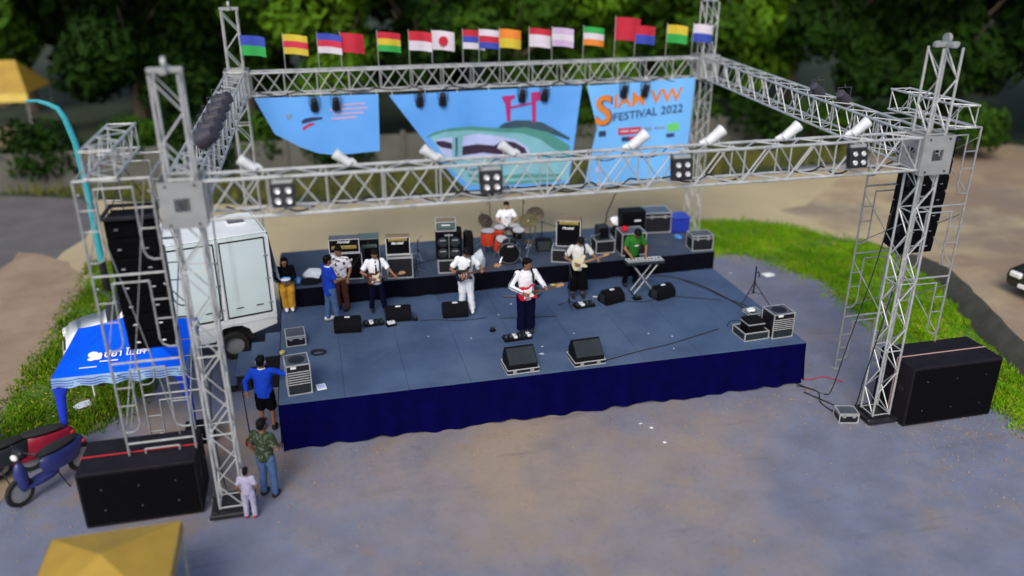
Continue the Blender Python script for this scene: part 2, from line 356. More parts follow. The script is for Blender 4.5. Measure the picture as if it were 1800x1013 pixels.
# the dirt terrace on the right stands above the grass behind a low dark retaining face
TE = [(17.2,11.5),(18.1,8.2),(18.3,6.6),(18.3,5.2),(18.1,4.0),(17.15,1.67),(16.3,-.68),(15.6,-4.2),(15.3,-8)]
TZ = [0.006, .02, .14, .32, .44, .5, .5, .5, .5]
OUT = [(30,22),(34,17),(38,13),(40,10),(42,7),(44,3),(46,-2),(46,-8),(40,-14)]
edge = []
for i in range(len(TE)-1):
    for k in range(6):
        t = k/6; edge.append((TE[i][0]*(1-t)+TE[i+1][0]*t + random.uniform(-.05, .05), TE[i][1]*(1-t)+TE[i+1][1]*t, TZ[i]*(1-t)+TZ[i+1]*t, OUT[i][0]*(1-t)+OUT[i+1][0]*t, OUT[i][1]*(1-t)+OUT[i+1][1]*t))
mb = MB()
for x, y, z, ox, oy in edge: mb.v += [(x, y, z), (x+1.2, y+.2, z+.02), (ox, oy, z*.6+.02)]
for i in range(len(edge)-1):
    a, b = 3*i, 3*i+3; mb.f += [(a, b, b+1, a+1), (a+1, b+1, b+2, a+2)]
o = structure(mb.build('dirt_terrace', 'dirt_brown', smooth=80))
if o.data.polygons[0].normal.z < 0: o.data.flip_normals()
mb = MB()
for x, y, z, ox, oy in edge: mb.v += [(x-.01, y, z+.03*z/.5), (x-.05-.6*z, y-.05, 0.0), (x+.10, y, z+.032*z/.5)]
for i in range(11, len(edge)-1):
    a, b = 3*i, 3*i+3; mb.f += [(a, a+1, b+1, b), (a+2, a, b, b+2)]
mb.v = mb.v[33:]; mb.f = [tuple(k-33 for k in f) for f in mb.f]
o = mb.build('retaining_wall', 'soil_dark', smooth=60); tag(o, 'low dark earth retaining edge curving between the grass and the brown dirt yard', 'retaining wall')

def blades(name, poly, n, material, label, hmin=.06, hmax=.16, z=.012, seed=2):
    rnd = random.Random(seed); xs = [p[0] for p in poly]; ys = [p[1] for p in poly]; mb = MB(); c = 0
    def inside(x, y):
        r = False; j = len(poly)-1
        for i in range(len(poly)):
            xi, yi = poly[i]; xj, yj = poly[j]
            if (yi > y) != (yj > y) and x < (xj-xi)*(y-yi)/(yj-yi)+xi: r = not r
            j = i
        return r
    while c < n:
        x, y = rnd.uniform(min(xs)-.2, max(xs)+.2), rnd.uniform(min(ys)-.2, max(ys)+.2)
        if not inside(x + rnd.gauss(0, .22), y + rnd.gauss(0, .22)): continue
        bare = math.sin(x*2.3+1.1*math.sin(y*1.9)) + math.sin(y*2.7+1.3*math.sin(x*1.4))
        if bare > 1.25 and rnd.random() < .75: continue
        c += 1; a = rnd.uniform(0, 6.28); h = rnd.uniform(hmin, hmax)*(.35+.9*math.sin(x*1.7+y*.9+math.sin(x*4.1))**2); wd = rnd.uniform(.008, .022); lx, ly = rnd.gauss(0, .05), rnd.gauss(0, .05)
        dx, dy = math.cos(a)*wd, math.sin(a)*wd; k = len(mb.v)
        mb.v += [(x-dx, y-dy, z-.01), (x+dx, y+dy, z-.01), (x+lx*.4+dx*.6, y+ly*.4+dy*.6, z+h*.6), (x+lx, y+ly, z+h)]
        mb.f += [(k, k+1, k+2), (k, k+2, k+3)]
    o = mb.build(name, material, smooth=0); return tag(o, label, 'grass', kind='stuff')
blades('grass_blades', GR, 42000, 'grass', 'bright green grass on the bank right of the stage')
blades('grass_blades', GL, 26000, 'grass_deep', 'green grass beside the dirt path and the blue tent', seed=5)
blades('dry_blades', GR, 9000, 'grass_straw', 'yellowed dry blades mixed through the grass right of the stage', .05, .14, seed=12)
blades('dry_blades', GL, 6000, 'grass_straw', 'yellowed dry blades mixed through the grass by the blue tent', .05, .14, seed=13)
blades('weed_blades', [(-11,20.5),(-3,17.2),(3,16.3),(10,16.1),(20,16.7),(30,17.8),(30,20.5)], 14000, 'grass_dry', 'rough dark weeds along the far edge of the dirt yard', .15, .5, seed=6)

rnd = random.Random(31); mb = MB()
for _ in range(5200):
    if rnd.random() < .5: x, y = rnd.uniform(-6, 15), -.25-abs(rnd.gauss(0, 2.2))
    else: x, y = rnd.gauss(13.3, .9), rnd.uniform(-5, 8)
    s_ = rnd.uniform(.006, .02)*(1.6 if rnd.random() < .06 else 1); a = rnd.uniform(0, 6.28); k = len(mb.v)
    mb.v += [(x+math.cos(a+q*1.57)*s_*rnd.uniform(.7,1.2), y+math.sin(a+q*1.57)*s_*rnd.uniform(.7,1.2), .003) for q in range(4)]+[(x, y, .004+s_*.8)]
    mb.f += [(k+q, k+(q+1) % 4, k+4) for q in range(4)]
tag(mb.build('gravel', 'dirt_path', smooth=0), 'loose grit and small stones scattered over the grey ground', 'gravel', kind='stuff')
# ------------------------------------------------------------------ boundary wall and trees
root = thing('boundary_wall', 'low weathered grey wall running behind the hanging banners', 'wall', (0, 20.6, 0))
for i in range(17):
    x0 = -12 + i*2.4
    shared_me = MB().cbox(x0, x0+2.37, -.06, .06, 0, 1.45, .01).build('wall_panel', 'wall_grey', root)
    MB().cbox(x0-.1, x0+.07, -.12, .12, 0, 1.6, .015).build('pier', 'wall_grey', root)
def leaf_cloud(lobes, n, size, material, name, seed):
    rnd = random.Random(seed); mb = MB(); tot = sum(l[3]**2 for l in lobes)
    for (cx, cy, cz, r, rz) in lobes:
        for _ in range(int(n*r*r/tot)):
            d = V((rnd.gauss(0,1), rnd.gauss(0,1), rnd.gauss(0,1))).normalized(); q = rnd.uniform(.55, 1.05)
            p = V((cx+d.x*r*q, cy+d.y*r*q, cz+d.z*rz*q)); s_ = size*rnd.uniform(.6, 1.3)
            nrm = (d + V((rnd.uniform(-.9,.9), rnd.uniform(-.9,.9), rnd.uniform(-.5,.9)))).normalized()
            a = nrm.orthogonal().normalized(); a = (a*math.cos(rnd.uniform(0,6.28)) + nrm.cross(a)*math.sin(rnd.uniform(0,6.28))).normalized(); b = nrm.cross(a)
            k = len(mb.v); mb.v += [tuple(p-a*s_), tuple(p-b*s_*.45+nrm*s_*.1), tuple(p+a*s_), tuple(p+b*s_*.45+nrm*s_*.1)]; mb.f.append((k, k+1, k+2, k+3))
    return mb.mesh(name, material, 0)
def trunk_mesh(h, r, seed, limbs):
    rnd = random.Random(seed); mb = MB()
    mb.tube([(0,0,-.1),(rnd.uniform(-.1,.1),rnd.uniform(-.1,.1),h*.35),(rnd.uniform(-.2,.2),rnd.uniform(-.2,.2),h*.7),(0,0,h)], [r*1.25, r, r*.75, r*.35], 9)
    for k in range(limbs):
        a = k*2.4+rnd.uniform(-.3,.3); z0 = h*rnd.uniform(.4,.75); L = rnd.uniform(1.3,2.4)
        mb.tube([(0,0,z0),(math.cos(a)*L*.5, math.sin(a)*L*.5, z0+L*.35),(math.cos(a)*L, math.sin(a)*L, z0+L*.9)], [r*.5, r*.35, r*.12], 6)
    return mb.mesh('trunk', 'bark')
TREEV = []
for s_, mt in ((11, 'leaf_dark'), (23, 'leaf_mid'), (37, 'leaf_light'), (41, 'leaf_dark')):
    rnd = random.Random(s_); lobes = [(rnd.uniform(-1.9,1.9), rnd.uniform(-1.9,1.9), rnd.uniform(2.4,7.6), rnd.uniform(.9,1.7), rnd.uniform(.8,1.4)) for _ in range(13)]
    TREEV.append((leaf_cloud(lobes, 7000, .27, mt, 'crown', s_), trunk_mesh(6.5, .2, s_, 6)))
KIND = ['dark green', 'mid green', 'yellow-green', 'deep green']
TREES = [(-16,40,1.5,0),(-7.2,31,1.1,3),(-6.0,25,1.05,0),(-1.6,27,1.15,1),(2.6,24.5,1.0,2),(6.6,26.5,1.15,3),(10.6,24.5,1.0,1),(14.6,26,1.15,2),(18.8,23.5,1.05,1),(22.6,25.5,1.2,2),(26.6,22.5,1.1,0),(30.2,19.5,1.15,3),(34,16.0,1.2,0),(38.5,20,1.35,3),(-25,33,1.5,3),(-14,38,1.6,1),(0,34,1.6,0),(9,35,1.6,0),(19,34,1.6,3),(29,31,1.5,0),(37,11,1.2,0),(-27,36,1.7,0),(-7,40,1.9,3),(4.5,42,1.9,3),(14,41,1.9,0),(24,40,1.9,3),(33,38,1.9,0),(42,30,1.8,3),(45,18,1.6,0)]
WHERE = ['beyond the yellow stall at far left', 'left of the teal lamp post top', 'above the left line array', 'behind the back left tower', 'behind the left flags', 'behind the middle of the flag row', 'behind the flags over the car picture', 'behind the right flags', 'right of the back right tower', 'above the right side truss', 'behind the right scaffold top', 'above the brown yard at right', 'at the far right edge of the tree line', 'in the back row at far right', 'at the far left edge of the frame', 'tall in the back row at left', 'tall in the back row, left of centre', 'tall in the back row at centre', 'tall in the back row, right of centre', 'tall in the back row above the right tower', 'nearest the right edge of the photo', 'far back at the left edge', 'far back above the left tower', 'far back left of the flag row centre', 'far back right of the flag row centre', 'far back above the right side truss', 'far back left of the right tower', 'far back right of the right tower', 'far back at the right edge']
for (x, y, s_, k), wh in zip(TREES, WHERE):
    t = thing('broadleaf_tree', f'{KIND[k]} broadleaf tree {wh}', 'tree', (x, y, 0), x*1.7, 'trees behind the yard'); t.scale = (s_, s_, s_*1.05)
    link('crown', TREEV[k][0], t); link('trunk', TREEV[k][1], t)
SHV = []
for s_, mt in ((5, 'leaf_dark'), (6, 'leaf_mid')):
    rnd = random.Random(s_); lobes = [(rnd.uniform(-.9,.9), rnd.uniform(-.5,.5), rnd.uniform(.5,1.3), rnd.uniform(.5,.8), rnd.uniform(.5,.7)) for _ in range(7)]
    SHV.append(leaf_cloud(lobes, 1600, .13, mt, 'foliage', s_))
stem = MB().tube([(0,0,0),(.05,0,.5),(0,.05,1.0)], [.05,.04,.02], 6).tube([(0,0,.2),(.3,.1,.8)], [.03,.015], 5).tube([(0,0,.2),(-.3,-.1,.8)], [.03,.015], 5).mesh('stem', 'bark')
SPOTS = [(-9.5,22.2,'left of the lamp post'),(-6.2,22,'behind the left tower'),(-3.6,21.8,'beside the left wall end'),(-.8,22,'behind the small left banner'),(2.2,21.9,'behind the gap between left banners'),(12.8,21.8,'behind the title banner'),(15.6,21.7,'right of the back right tower'),(18.4,21.4,'under the right side truss'),(21,20.6,'behind the right light fixtures'),(23.8,19.6,'behind the right main tower'),(26.6,18.2,'beyond the right scaffold'),(29.2,16.6,'at the right end of the hedge')]
for i, (x, y, wh) in enumerate(SPOTS):
    t = thing('shrub', f'dark green bushy shrub {wh}', 'shrub', (x, y, 0), x*2.1, 'shrubs along the far edge'); t.scale = (1.5, 1.3, 1.4)
    link('foliage', SHV[i % 2], t); link('stem', stem, t)

# ------------------------------------------------------------------ stage
SW, SD, RD, ZS, ZR = 11.05, 4.5, 7.05, 1.0, 1.48
st = thing('stage_platform', 'wide blue-grey stage deck with navy cloth skirt', 'stage')
NX = 9
for i in range(NX):
    for j in range(2):
        x0, x1 = SW*i/NX, SW*(i+1)/NX; y0, y1 = SD*j/2, SD*(j+1)/2; dz = random.uniform(-.0015, .0015)
        MB().cbox(x0+.0025, x1-.0025, y0+.0025, y1-.0025, ZS-.035+dz, ZS+dz, .002).build('deck_panel', 'deck', st)
MB().box(.02, SW-.02, .02, SD-.02, ZS-.14, ZS-.04).build('subframe', 'steel_black', st)
for i in range(0, NX+1, 1):
    for y in (.12, SD/2, SD-.12): bar(st, (min(max(.1, SW*i/NX), SW-.1), y, 0), (min(max(.1, SW*i/NX), SW-.1), y, ZS-.1), .025, 'leg', 'galvanised')
def drape(name, p0, p1, ztop, zbot, material, parent, amp=.016, seed=1, flare=.05):
    p0, p1 = V((*p0, 0)), V((*p1, 0)); L = (p1-p0).length; d = (p1-p0)/L; nrm = V((d.y, -d.x, 0)); rnd = random.Random(seed); n = int(L/.05); mb = MB()
    ph = [rnd.uniform(0, 6.28) for _ in range(4)]; rows = 7
    for i in range(n+1):
        s_ = L*i/n
        for j in range(rows):
            t = j/(rows-1); wv = amp*t*(math.sin(s_*9+ph[0]) + .7*math.sin(s_*14.3+ph[1]) + .8*math.sin(s_*3.7+ph[2])) + flare*t*t
            hem = (.018*math.sin(s_*2.3+ph[3]) + .012*math.sin(s_*7.7)) * t
            p = p0 + d*s_ + nrm*(.012+wv); mb.v.append((p.x, p.y, ztop+(zbot-ztop)*t+hem))
    for i in range(n):
        for j in range(rows-1): a = i*rows+j; mb.f.append((a, a+1, a+rows+1, a+rows))
    return mb.build(name, material, parent, smooth=80)
drape('front_skirt', (0,0), (SW,0), ZS-.01, .035, 'navy_cloth', st, amp=.028, seed=3)
drape('side_skirt', (SW,0), (SW,SD), ZS-.01, .035, 'navy_cloth', st, seed=4)
drape('side_skirt', (0,SD), (0,0), ZS-.01, .035, 'black_cloth', st, seed=5, flare=.02)
rs = thing('stage_riser', 'raised black-skirted rear platform carrying the drums and amplifiers', 'stage riser')
NR = 6
for i in range(NR):
    x0, x1 = SW*i/NR, SW*(i+1)/NR
    MB().cbox(x0+.003, x1-.003, SD+.003, RD, ZR-.035, ZR+random.uniform(-.001,.001), .002).build('deck_panel', 'riser_deck', rs)
MB().box(.02, SW-.02, SD+.04, RD-.02, ZR-.14, ZR-.04).build('subframe', 'steel_black', rs)
drape('front_skirt', (0,SD), (SW,SD), ZR-.012, ZS+.006, 'black_cloth', rs, amp=.008, seed=6, flare=.02)
drape('side_skirt', (SW,SD), (SW,RD), ZR-.012, .03, 'black_cloth', rs, seed=7, flare=.02)
drape('side_skirt', (0,RD), (0,SD), ZR-.012, .03, 'black_cloth', rs, seed=8, flare=.02)
for i in range(NR+1):
    for y in (SD+.2, RD-.12): bar(rs, (min(max(.1, SW*i/NR), SW-.1), y, 0), (min(max(.1, SW*i/NR), SW-.1), y, ZR-.1), .025, 'leg', 'galvanised')
sp = thing('stage_stairs', 'dark wooden stairs climbing to the left edge of the stage', 'stairs', (0, 2.5, 0))
for k in range(4):
    zt = .8 - .2*k; x1 = -.03 - .32*k
    MB().cbox(x1-.33, x1, 0, 1.15, zt-.035, zt, .006).build('tread', 'deck', sp)
    MB().box(x1-.318, x1-.03, .03, 1.12, 0.0, zt-.037).build('riser_board', 'steel_black', sp)

# ------------------------------------------------------------------ trusses and towers
def box_truss(name, label, p0, p1, zc, w_=.44, h=.58, bay=.43, r=.026, rb=.0135, group=None):
    p0, p1 = V((*p0, 0)), V((*p1, 0)); d = p1-p0; L = d.length
    t = thing(name, label, 'truss', (p0.x, p0.y, zc), math.atan2(d.y, d.x), group)
    a, b = w_/2, h/2
    for y in (-a, a):
        for z in (-b, b): bar(t, (0,y,z), (L,y,z), r, 'chord', 'aluminium', 10)
    n = int(round(L/bay)); n += n % 2; q = L/n
    for i in range(n):
        x0, x1 = i*q, (i+1)*q
        for y, s_ in ((-a, 0), (a, 1)):
            if (i+s_) % 2 == 0: bar(t, (x0,y,-b), (x1,y,b), rb, 'brace', 'aluminium')
            else: bar(t, (x0,y,b), (x1,y,-b), rb, 'brace', 'aluminium')
        if i % 2 == 0:
            for y in (-a, a): bar(t, (x0+.03,y,-b), (x0+.03,y,b), rb, 'post', 'aluminium')
            for z in (-b, b): bar(t, (x0,-a,z), (x0+q,a,z), rb, 'brace', 'aluminium'); bar(t, (x0+q,a,z), (x0+2*q,-a,z), rb, 'brace', 'aluminium')
    for y in (-a, a): bar(t, (L-.03,y,-b), (L-.03,y,b), rb, 'post', 'aluminium')
    for x in (0, L):
        for z in (-b, b): bar(t, (x,-a,z), (x,a,z), rb, 'brace', 'aluminium')
    # bolted section joints
    k = 3.0
    while k < L-.5:
        for y in (-a, a):
            for z in (-b, b): link('joint_collar', shared('collar', lambda: MB().cyl((-.05,0,0), (.05,0,0), .034, n=10).mesh('joint_collar', 'plate_grey')), t, (k, y, z))
        k += 3.0
    return t
ZT = 5.55
TF = [(-.83,-1.6),(11.77,-1.6)]; TB = [(-.70,9.2),(12.65,9.2)]
box_truss('lighting_truss', 'long silver front truss carrying lights across the stage front', (-.52,-1.6), (11.46,-1.6), ZT)
box_truss('lighting_truss', 'silver back truss above the banners under the flag row', (-.39,9.2), (12.34,9.2), ZT-.05)
box_truss('lighting_truss', 'silver side truss running back on the left of the stage', (-.83,-1.29), (-.71,8.89), ZT)
box_truss('lighting_truss', 'silver side truss running back on the right of the stage', (11.77,-1.29), (12.64,8.89), ZT)
def tower(label, x, y, hgt=7.35):
    t = thing('truss_tower', label, 'tower', (x, y, 0)); a = .19
    for sx in (-a, a):
        for sy in (-a, a): bar(t, (sx,sy,.14), (sx,sy,hgt), .023, 'leg', 'aluminium', 10)
    n = int(hgt/.46); q = (hgt-.2)/n
    for i in range(n):
        z0, z1 = .16+i*q, .16+(i+1)*q; s_ = 1 if i % 2 else -1
        for sy in (-a, a): bar(t, (-a*s_,sy,z0), (a*s_,sy,z1), .0125, 'brace', 'aluminium')
        for sx in (-a, a): bar(t, (sx,a*s_,z0), (sx,-a*s_,z1), .0125, 'brace', 'aluminium')
        if i % 3 == 0:
            for sy in (-a, a): bar(t, (-a,sy,z0), (a,sy,z0), .0125, 'rung', 'aluminium')
            for sx in (-a, a): bar(t, (sx,-a,z0), (sx,a,z0), .0125, 'rung', 'aluminium')
    # base: crossed dark outrigger beams with feet
    mb = MB().cbox(-.36,.36,-.34,-.24,.03,.11,.008).cbox(-.36,.36,.24,.34,.03,.11,.008).cbox(-.34,-.24,-.24,.24,.035,.105,.008).cbox(.24,.34,-.24,.24,.035,.105,.008).box(-.22,.22,-.22,.22,.10,.125)
    mb.build('base_frame', 'steel_black', t)
    for sx in (-.34, .34):
        for sy in (-.29, .29): MB().cyl((sx,sy,0), (sx,sy,.02), .06, n=12).cyl((sx,sy,.02), (sx,sy,.12), .014).build('foot', 'galvanised', t)
    # sleeve block: four plates, each with a square window
    zb, zt_, s_ = ZT-.37, ZT+.33, .31
    for rz in range(4):
        M = Matrix.Rotation(rz*math.pi/2, 4, 'Z'); zc = (zb+zt_)/2; e = s_ if rz % 2 == 0 else s_-.012
        mb = MB().box(-e,e,-s_,-s_+.01,zb,zc-.10,M).box(-e,e,-s_,-s_+.01,zc+.10,zt_,M).box(-e,-.11,-s_,-s_+.01,zc-.10,zc+.10,M).box(.11,e,-s_,-s_+.01,zc-.10,zc+.10,M)
        mb.build('sleeve_plate', 'plate_grey', t)
        for bx in (-.2, .2):
            for bz in (zb+.06, zt_-.06): MB().cyl((bx,-s_-.018,bz), (bx,-s_,bz), .018, n=8, M=M).build('bolt', 'steel_black', t)
    # head section with hoist pulley
    MB().cbox(-.24,.24,-.05,.05,hgt,hgt+.08,.01).cbox(-.05,.05,-.24,-.05,hgt+.002,hgt+.078,.01).cbox(-.05,.05,.05,.24,hgt+.002,hgt+.078,.01).cyl((-.03,0,hgt+.14), (.03,0,hgt+.14), .09, n=14).build('head_block', 'plate_grey', t)
    return t
tower('silver truss tower at the front left corner beside the blue tent', *TF[0])
tower('silver truss tower at the front right corner beside the subwoofers', *TF[1])
tower('silver truss tower at the back left behind the white truck', *TB[0])
tower('silver truss tower at the back right beside the title banner', *TB[1])

# ------------------------------------------------------------------ sound scaffolds
def scaffold(label, x0, x1, y0, y1, mirror=1):
    cx = (x0+x1)/2; t = thing('scaffold_tower', label, 'scaffolding', (cx, (y0+y1)/2, 0)); a, b = (x1-x0)/2, (y1-y0)/2; r = .021
    LV = [(0.06, 1.3), (1.3, 2.8), (2.8, 4.3), (4.3, 5.8)]
    for y in (-b, b):
        for (z0, z1) in LV:
            for sx in (-1, 1):
                bar(t, (sx*a,y,z0), (sx*a,y,z1), r, 'post', 'galvanised')
                xi = sx*(a-.26); zb = max(z0+.28, z1-1.15)
                M = link('ladder_tube', shared(('lad', sx, round(z1-zb,2)), lambda: MB().tube([(0,0,0),(0,0,-(z1-zb)+.15),(sx*.04,0,-(z1-zb)+.05),(sx*.12,0,-(z1-zb)),(sx*.25,0,-(z1-zb))], .016, 7).mesh('ladder_tube', 'galvanised')), t, (xi, y, z1-.13))
                k = z1-.45
                while k > zb+.1: bar(t, (xi,y,k), (sx*a,y,k), .012, 'rung', 'galvanised'); k -= .33
            bar(t, (-a,y,z1), (a,y,z1), r, 'ledger', 'galvanised'); bar(t, (-a+.26,y,z1-.13), (a-.26,y,z1-.13), .016, 'ledger', 'galvanised')
    for sx in (-a, a):
        for (z0, z1) in LV[1:]:
            bar(t, (sx+.03*(1 if sx<0 else -1),-b,z0+.25), (sx+.03*(1 if sx<0 else -1),b,z1-.2), .011, 'cross_brace', 'galvanised'); bar(t, (sx+.045*(1 if sx<0 else -1),b,z0+.25), (sx+.045*(1 if sx<0 else -1),-b,z1-.2), .011, 'cross_brace', 'galvanised')
        bar(t, (sx,-b,5.79), (sx,b,5.79), .018, 'ledger', 'galvanised')
    for sx in (-a, a):
        for y in (-b, b): link('foot_plate', shared('foot', lambda: MB().box(-.07,.07,-.07,.07,0,.012).cyl((0,0,.012),(0,0,.12),.014).mesh('foot_plate','galvanised')), t, (sx, y, 0))
    return t
scaffold('galvanised scaffold tower holding the left loudspeaker array', -2.39, -1.33, -1.25, .40)
scaffold('galvanised scaffold tower holding the right loudspeaker array', 12.2, 13.28, -1.15, .42)
for x, lb in ((-1.98, 'left'), (12.75, 'right')):
    box_truss('hoist_truss', f'short silver truss beam laid across the {lb} scaffold top', (x, -1.35), (x+.02, .62), 6.05, .42, .40, .33, .022, .012)
def line_array(cx, cy, ztop, n, side, grp):
    ord_ = ['topmost', 'second from top', 'third from top', 'fourth from top', 'fifth from top', 'sixth from top', 'lowest']
    h = .325; tilt = 0; y = cy; z = ztop
    fr = thing('rigging_frame', f'black flying frame with chains above the {side} loudspeaker array', 'rigging', (cx, cy, ztop))
    MB().cbox(-.40,-.36,-.42,.36,.01,.07,.005).cbox(.36,.40,-.42,.36,.01,.07,.005).cbox(-.36,.36,-.42,-.37,.012,.068,.005).cbox(-.36,.36,.31,.36,.012,.068,.005).build('frame', 'steel_black', fr)
    for sx in (-.3, .3): bar(fr, (sx,0,.05), (0,0,5.8-ztop), .009, 'chain', 'steel_black')
    body = shared('la_body', lambda: MB().add([(-.37,-.30,-.315),(.37,-.30,-.315),(.34,.28,-.305),(-.34,.28,-.305),(-.37,-.30,0),(.37,-.30,0),(.34,.28,-.012),(-.34,.28,-.012)],[(0,3,2,1),(4,5,6,7),(0,1,5,4),(1,2,6,5),(2,3,7,6),(3,0,4,7)]).mesh('cabinet', 'cabinet_black'))
    gr = shared('la_gr', lambda: MB().add([(-.355,-.301,-.30),(.355,-.301,-.30),(.355,-.301,-.015),(-.355,-.301,-.015),(-.355,-.335,-.285),(.355,-.335,-.285),(.355,-.335,-.03),(-.355,-.335,-.03),(-.06,-.318,-.285),(.06,-.318,-.285),(.06,-.318,-.03),(-.06,-.318,-.03)],[(0,1,5,9,8,4),(3,7,11,10,6,2),(0,4,7,3),(1,2,6,5),(4,8,11,7),(8,9,10,11),(9,5,6,10)]).mesh('grille', 'grille_black'))
    hd = shared('la_hd', lambda: MB().cbox(-.03,.03,-.012,.0,-.012,.012,.004).mesh('fixing_plate', 'chrome'))
    lk = shared('la_lk', lambda: MB().box(-.006,.006,-.05,.05,-.17,.0).mesh('rigging_link', 'steel_black'))
    for i in range(n):
        t = thing('line_array_speaker', f'black line array loudspeaker, {ord_[i]} of the {side} hanging array', 'loudspeaker', (cx, y, z), rot=(tilt, 0, 0), group=grp)
        link('cabinet', body, t); link('grille', gr, t)
        for sx in (-.2, .2): link('fixing_plate', hd, t, (sx, -.336, -.16))
        for sx in (-.355, .355): link('rigging_link', lk, t, (sx*1.06, -.12, -.08))
        y += -math.sin(tilt)*-h*0 + h*math.sin(tilt)*0.9; z -= h*math.cos(tilt)+.003; tilt += R(0.9)
line_array(-1.84, -.42, 5.03, 7, 'left', 'left hanging loudspeakers')
line_array(12.86, -.36, 5.42, 7, 'right', 'right hanging loudspeakers')
def subs(x0, yf, side, seam, wid=2.05, hgt=1.33):
    for j, dn in enumerate(('front', 'back')):
        t = thing('subwoofer', f'large black subwoofer cabinet, {dn} row of the {side} stack', 'subwoofer', (x0, yf+j*.52, 0), group='subwoofer stacks')
        MB().cbox(0, wid, 0, .50, .03, hgt, .014).build('cabinet', 'sub_black', t)
        MB().cbox(.04, wid-.04, -.016, -.001, .08, hgt-.05, .006).build('grille', 'grille_black', t)
        for sx in (.35, wid*.5, wid-.35):
            for z in (.36, hgt-.32): MB().cyl((sx,-.026,z), (sx,-.016,z), .013, n=8).build('bolt', 'chrome', t)
        for sx in (.15, wid-.15): MB().cbox(sx-.07, sx+.07, .05, .45, 0, .029, .005).build('skid', 'rubber', t)
        for sx in (-.012, wid+.001): MB().cbox(sx, sx+.011, .17, .33, hgt*.55, hgt*.62, .003).build('handle', 'steel_black', t)
        if j == 0:
            MB().box(.0, wid, .49, .518, hgt+.001, hgt+.009).build('edge_strip', seam, t)
            MB().box(-.010, -.001, .49, .518, .1, hgt+.002).build('edge_strip', seam, t)
mat('seam_pink', (0.50, 0.30, 0.28), 0.6, var=0.1); mat('seam_red', (0.62, 0.02, 0.03), 0.6, var=0.1)
subs(12.06, -2.12, 'right', 'seam_pink')
subs(-3.16, -1.66, 'left', 'seam_red', 1.85, 1.08)

# ------------------------------------------------------------------ lights on the trusses
def blinder(x, wh):
    t = thing('blinder_light', f'black four-lamp blinder light on the front truss {wh}', 'stage light', (x, -1.9, 5.60), group='four-lamp blinders')
    t.rotation_euler = (R(-12), 0, 0)
    MB().cbox(-.17,.17,-.06,.08,-.19,.15,.015).build('housing', 'steel_black', t)
    MB().cbox(-.15,.15,-.05,.09,.152,.21,.01).build('top_plate', 'plate_grey', t)
    for sx in (-.08, .08):
        for sz in (-.10, .05):
            MB().lathe([(.044,0),(.044,.010),(.036,.016),(.022,.010),(.0,.006)], 16, Matrix.Translation((sx,-.06,sz)) @ Matrix.Rotation(R(90), 4, 'X')).build('lamp', 'lens', t)
            MB().lathe([(.046,-.001),(.060,.008),(.046,.012)], 16, Matrix.Translation((sx,-.061,sz)) @ Matrix.Rotation(R(90), 4, 'X')).build('reflector_ring', 'steel_black', t)
    for sx in (-.18, .18): MB().box(sx-.006, sx+.006, -.02, .02, -.03, .24).build('yoke_arm', 'steel_black', t)
    MB().cbox(-.19,.19,-.02,.02,.24,.25,.003).cyl((0,.0,.25),(0,.0,.29),.02).build('clamp', 'galvanised', t)
for x, wh in ((.58, 'at the left end'), (3.71, 'left of the middle'), (6.9, 'in front of the title banner'), (10.16, 'at the right end')): blinder(x, wh)
for i, (x, tl) in enumerate(((.1,-1),(1.5,-1),(2.85,-1),(4.1,-1),(6.31,1),(7.69,1),(9.12,1),(10.48,1))):
    sz_ = .8 if tl < 0 else 1.0
    nm = ['first', 'second', 'third', 'fourth', 'fifth', 'sixth', 'seventh', 'eighth'][i]
    t = thing('spot_light', f'white plastic-wrapped spotlight on the front truss, {nm} from the left', 'stage light', (x, -1.40, 5.87), 0, 'white spotlights on the front truss')
    t.scale = (sz_,)*3
    M = Matrix.Translation((0,0,.10)) @ Matrix.Rotation(R(52)*tl, 4, 'Y')
    MB().lathe([(.03,-.17),(.075,-.16),(.085,-.05),(.09,.08),(.105,.18),(.10,.19),(.06,.185)], 14, M).build('housing', 'fixture_white', t)
    M2 = Matrix.Rotation(R(80)*tl, 4, 'Y')
    MB().rings([(0,0,-.26,.02,.02),(.02,.01,-.18,.06,.05),(.0,-.01,-.08,.08,.06),(.01,0,.0,.07,.06)], 10, Matrix.Translation((0,.02,.05)) @ M2).build('rain_cover', 'fixture_white', t)
    MB().box(-.10,-.09,-.015,.015,-.02,.13).box(.09,.10,-.015,.015,-.02,.13).box(-.10,.10,-.015,.015,-.03,-.02).build('yoke', 'fixture_white', t)
def par(label, loc, rot, grp, material='steel_black', r=.11, L=.30):
    t = thing('par_can', label, 'stage light', loc, group=grp)
    M = Matrix.Translation((0,0,-.22)) @ Euler(rot).to_matrix().to_4x4()
    MB().lathe([(.03,.20),(r*.75,.18),(r*.85,.05),(r,-.02),(r,-.14),(r*.96,-.14),(r*.9,-.03),(.0,.0)], 14, M).build('can', material, t)
    MB().lathe([(r*.97,-.13),(r*1.08,-.132),(r*1.08,-.145),(r*.97,-.146)], 14, M).build('filter_frame', material, t)
    MB().box(-r-.03,-r-.02,-.015,.015,-.24,.0).box(r+.02,r+.03,-.015,.015,-.24,.0).box(-r-.03,r+.03,-.015,.015,.0,.01).cyl((0,0,.01),(0,0,.07),.015).build('yoke', material, t)
for i, x in enumerate((1.21, 1.78, 4.04, 4.68, 6.95, 7.61, 10.0, 10.65)):
    ps = ['left banner', 'car banner at its left', 'red gate picture', 'orange title lettering'][i//2]
    par(f'black par can hanging over the {ps}, {"left" if i%2==0 else "right"} of its pair', (x, 8.86, 5.15), (R(28), 0, 0), 'par cans on the back truss')
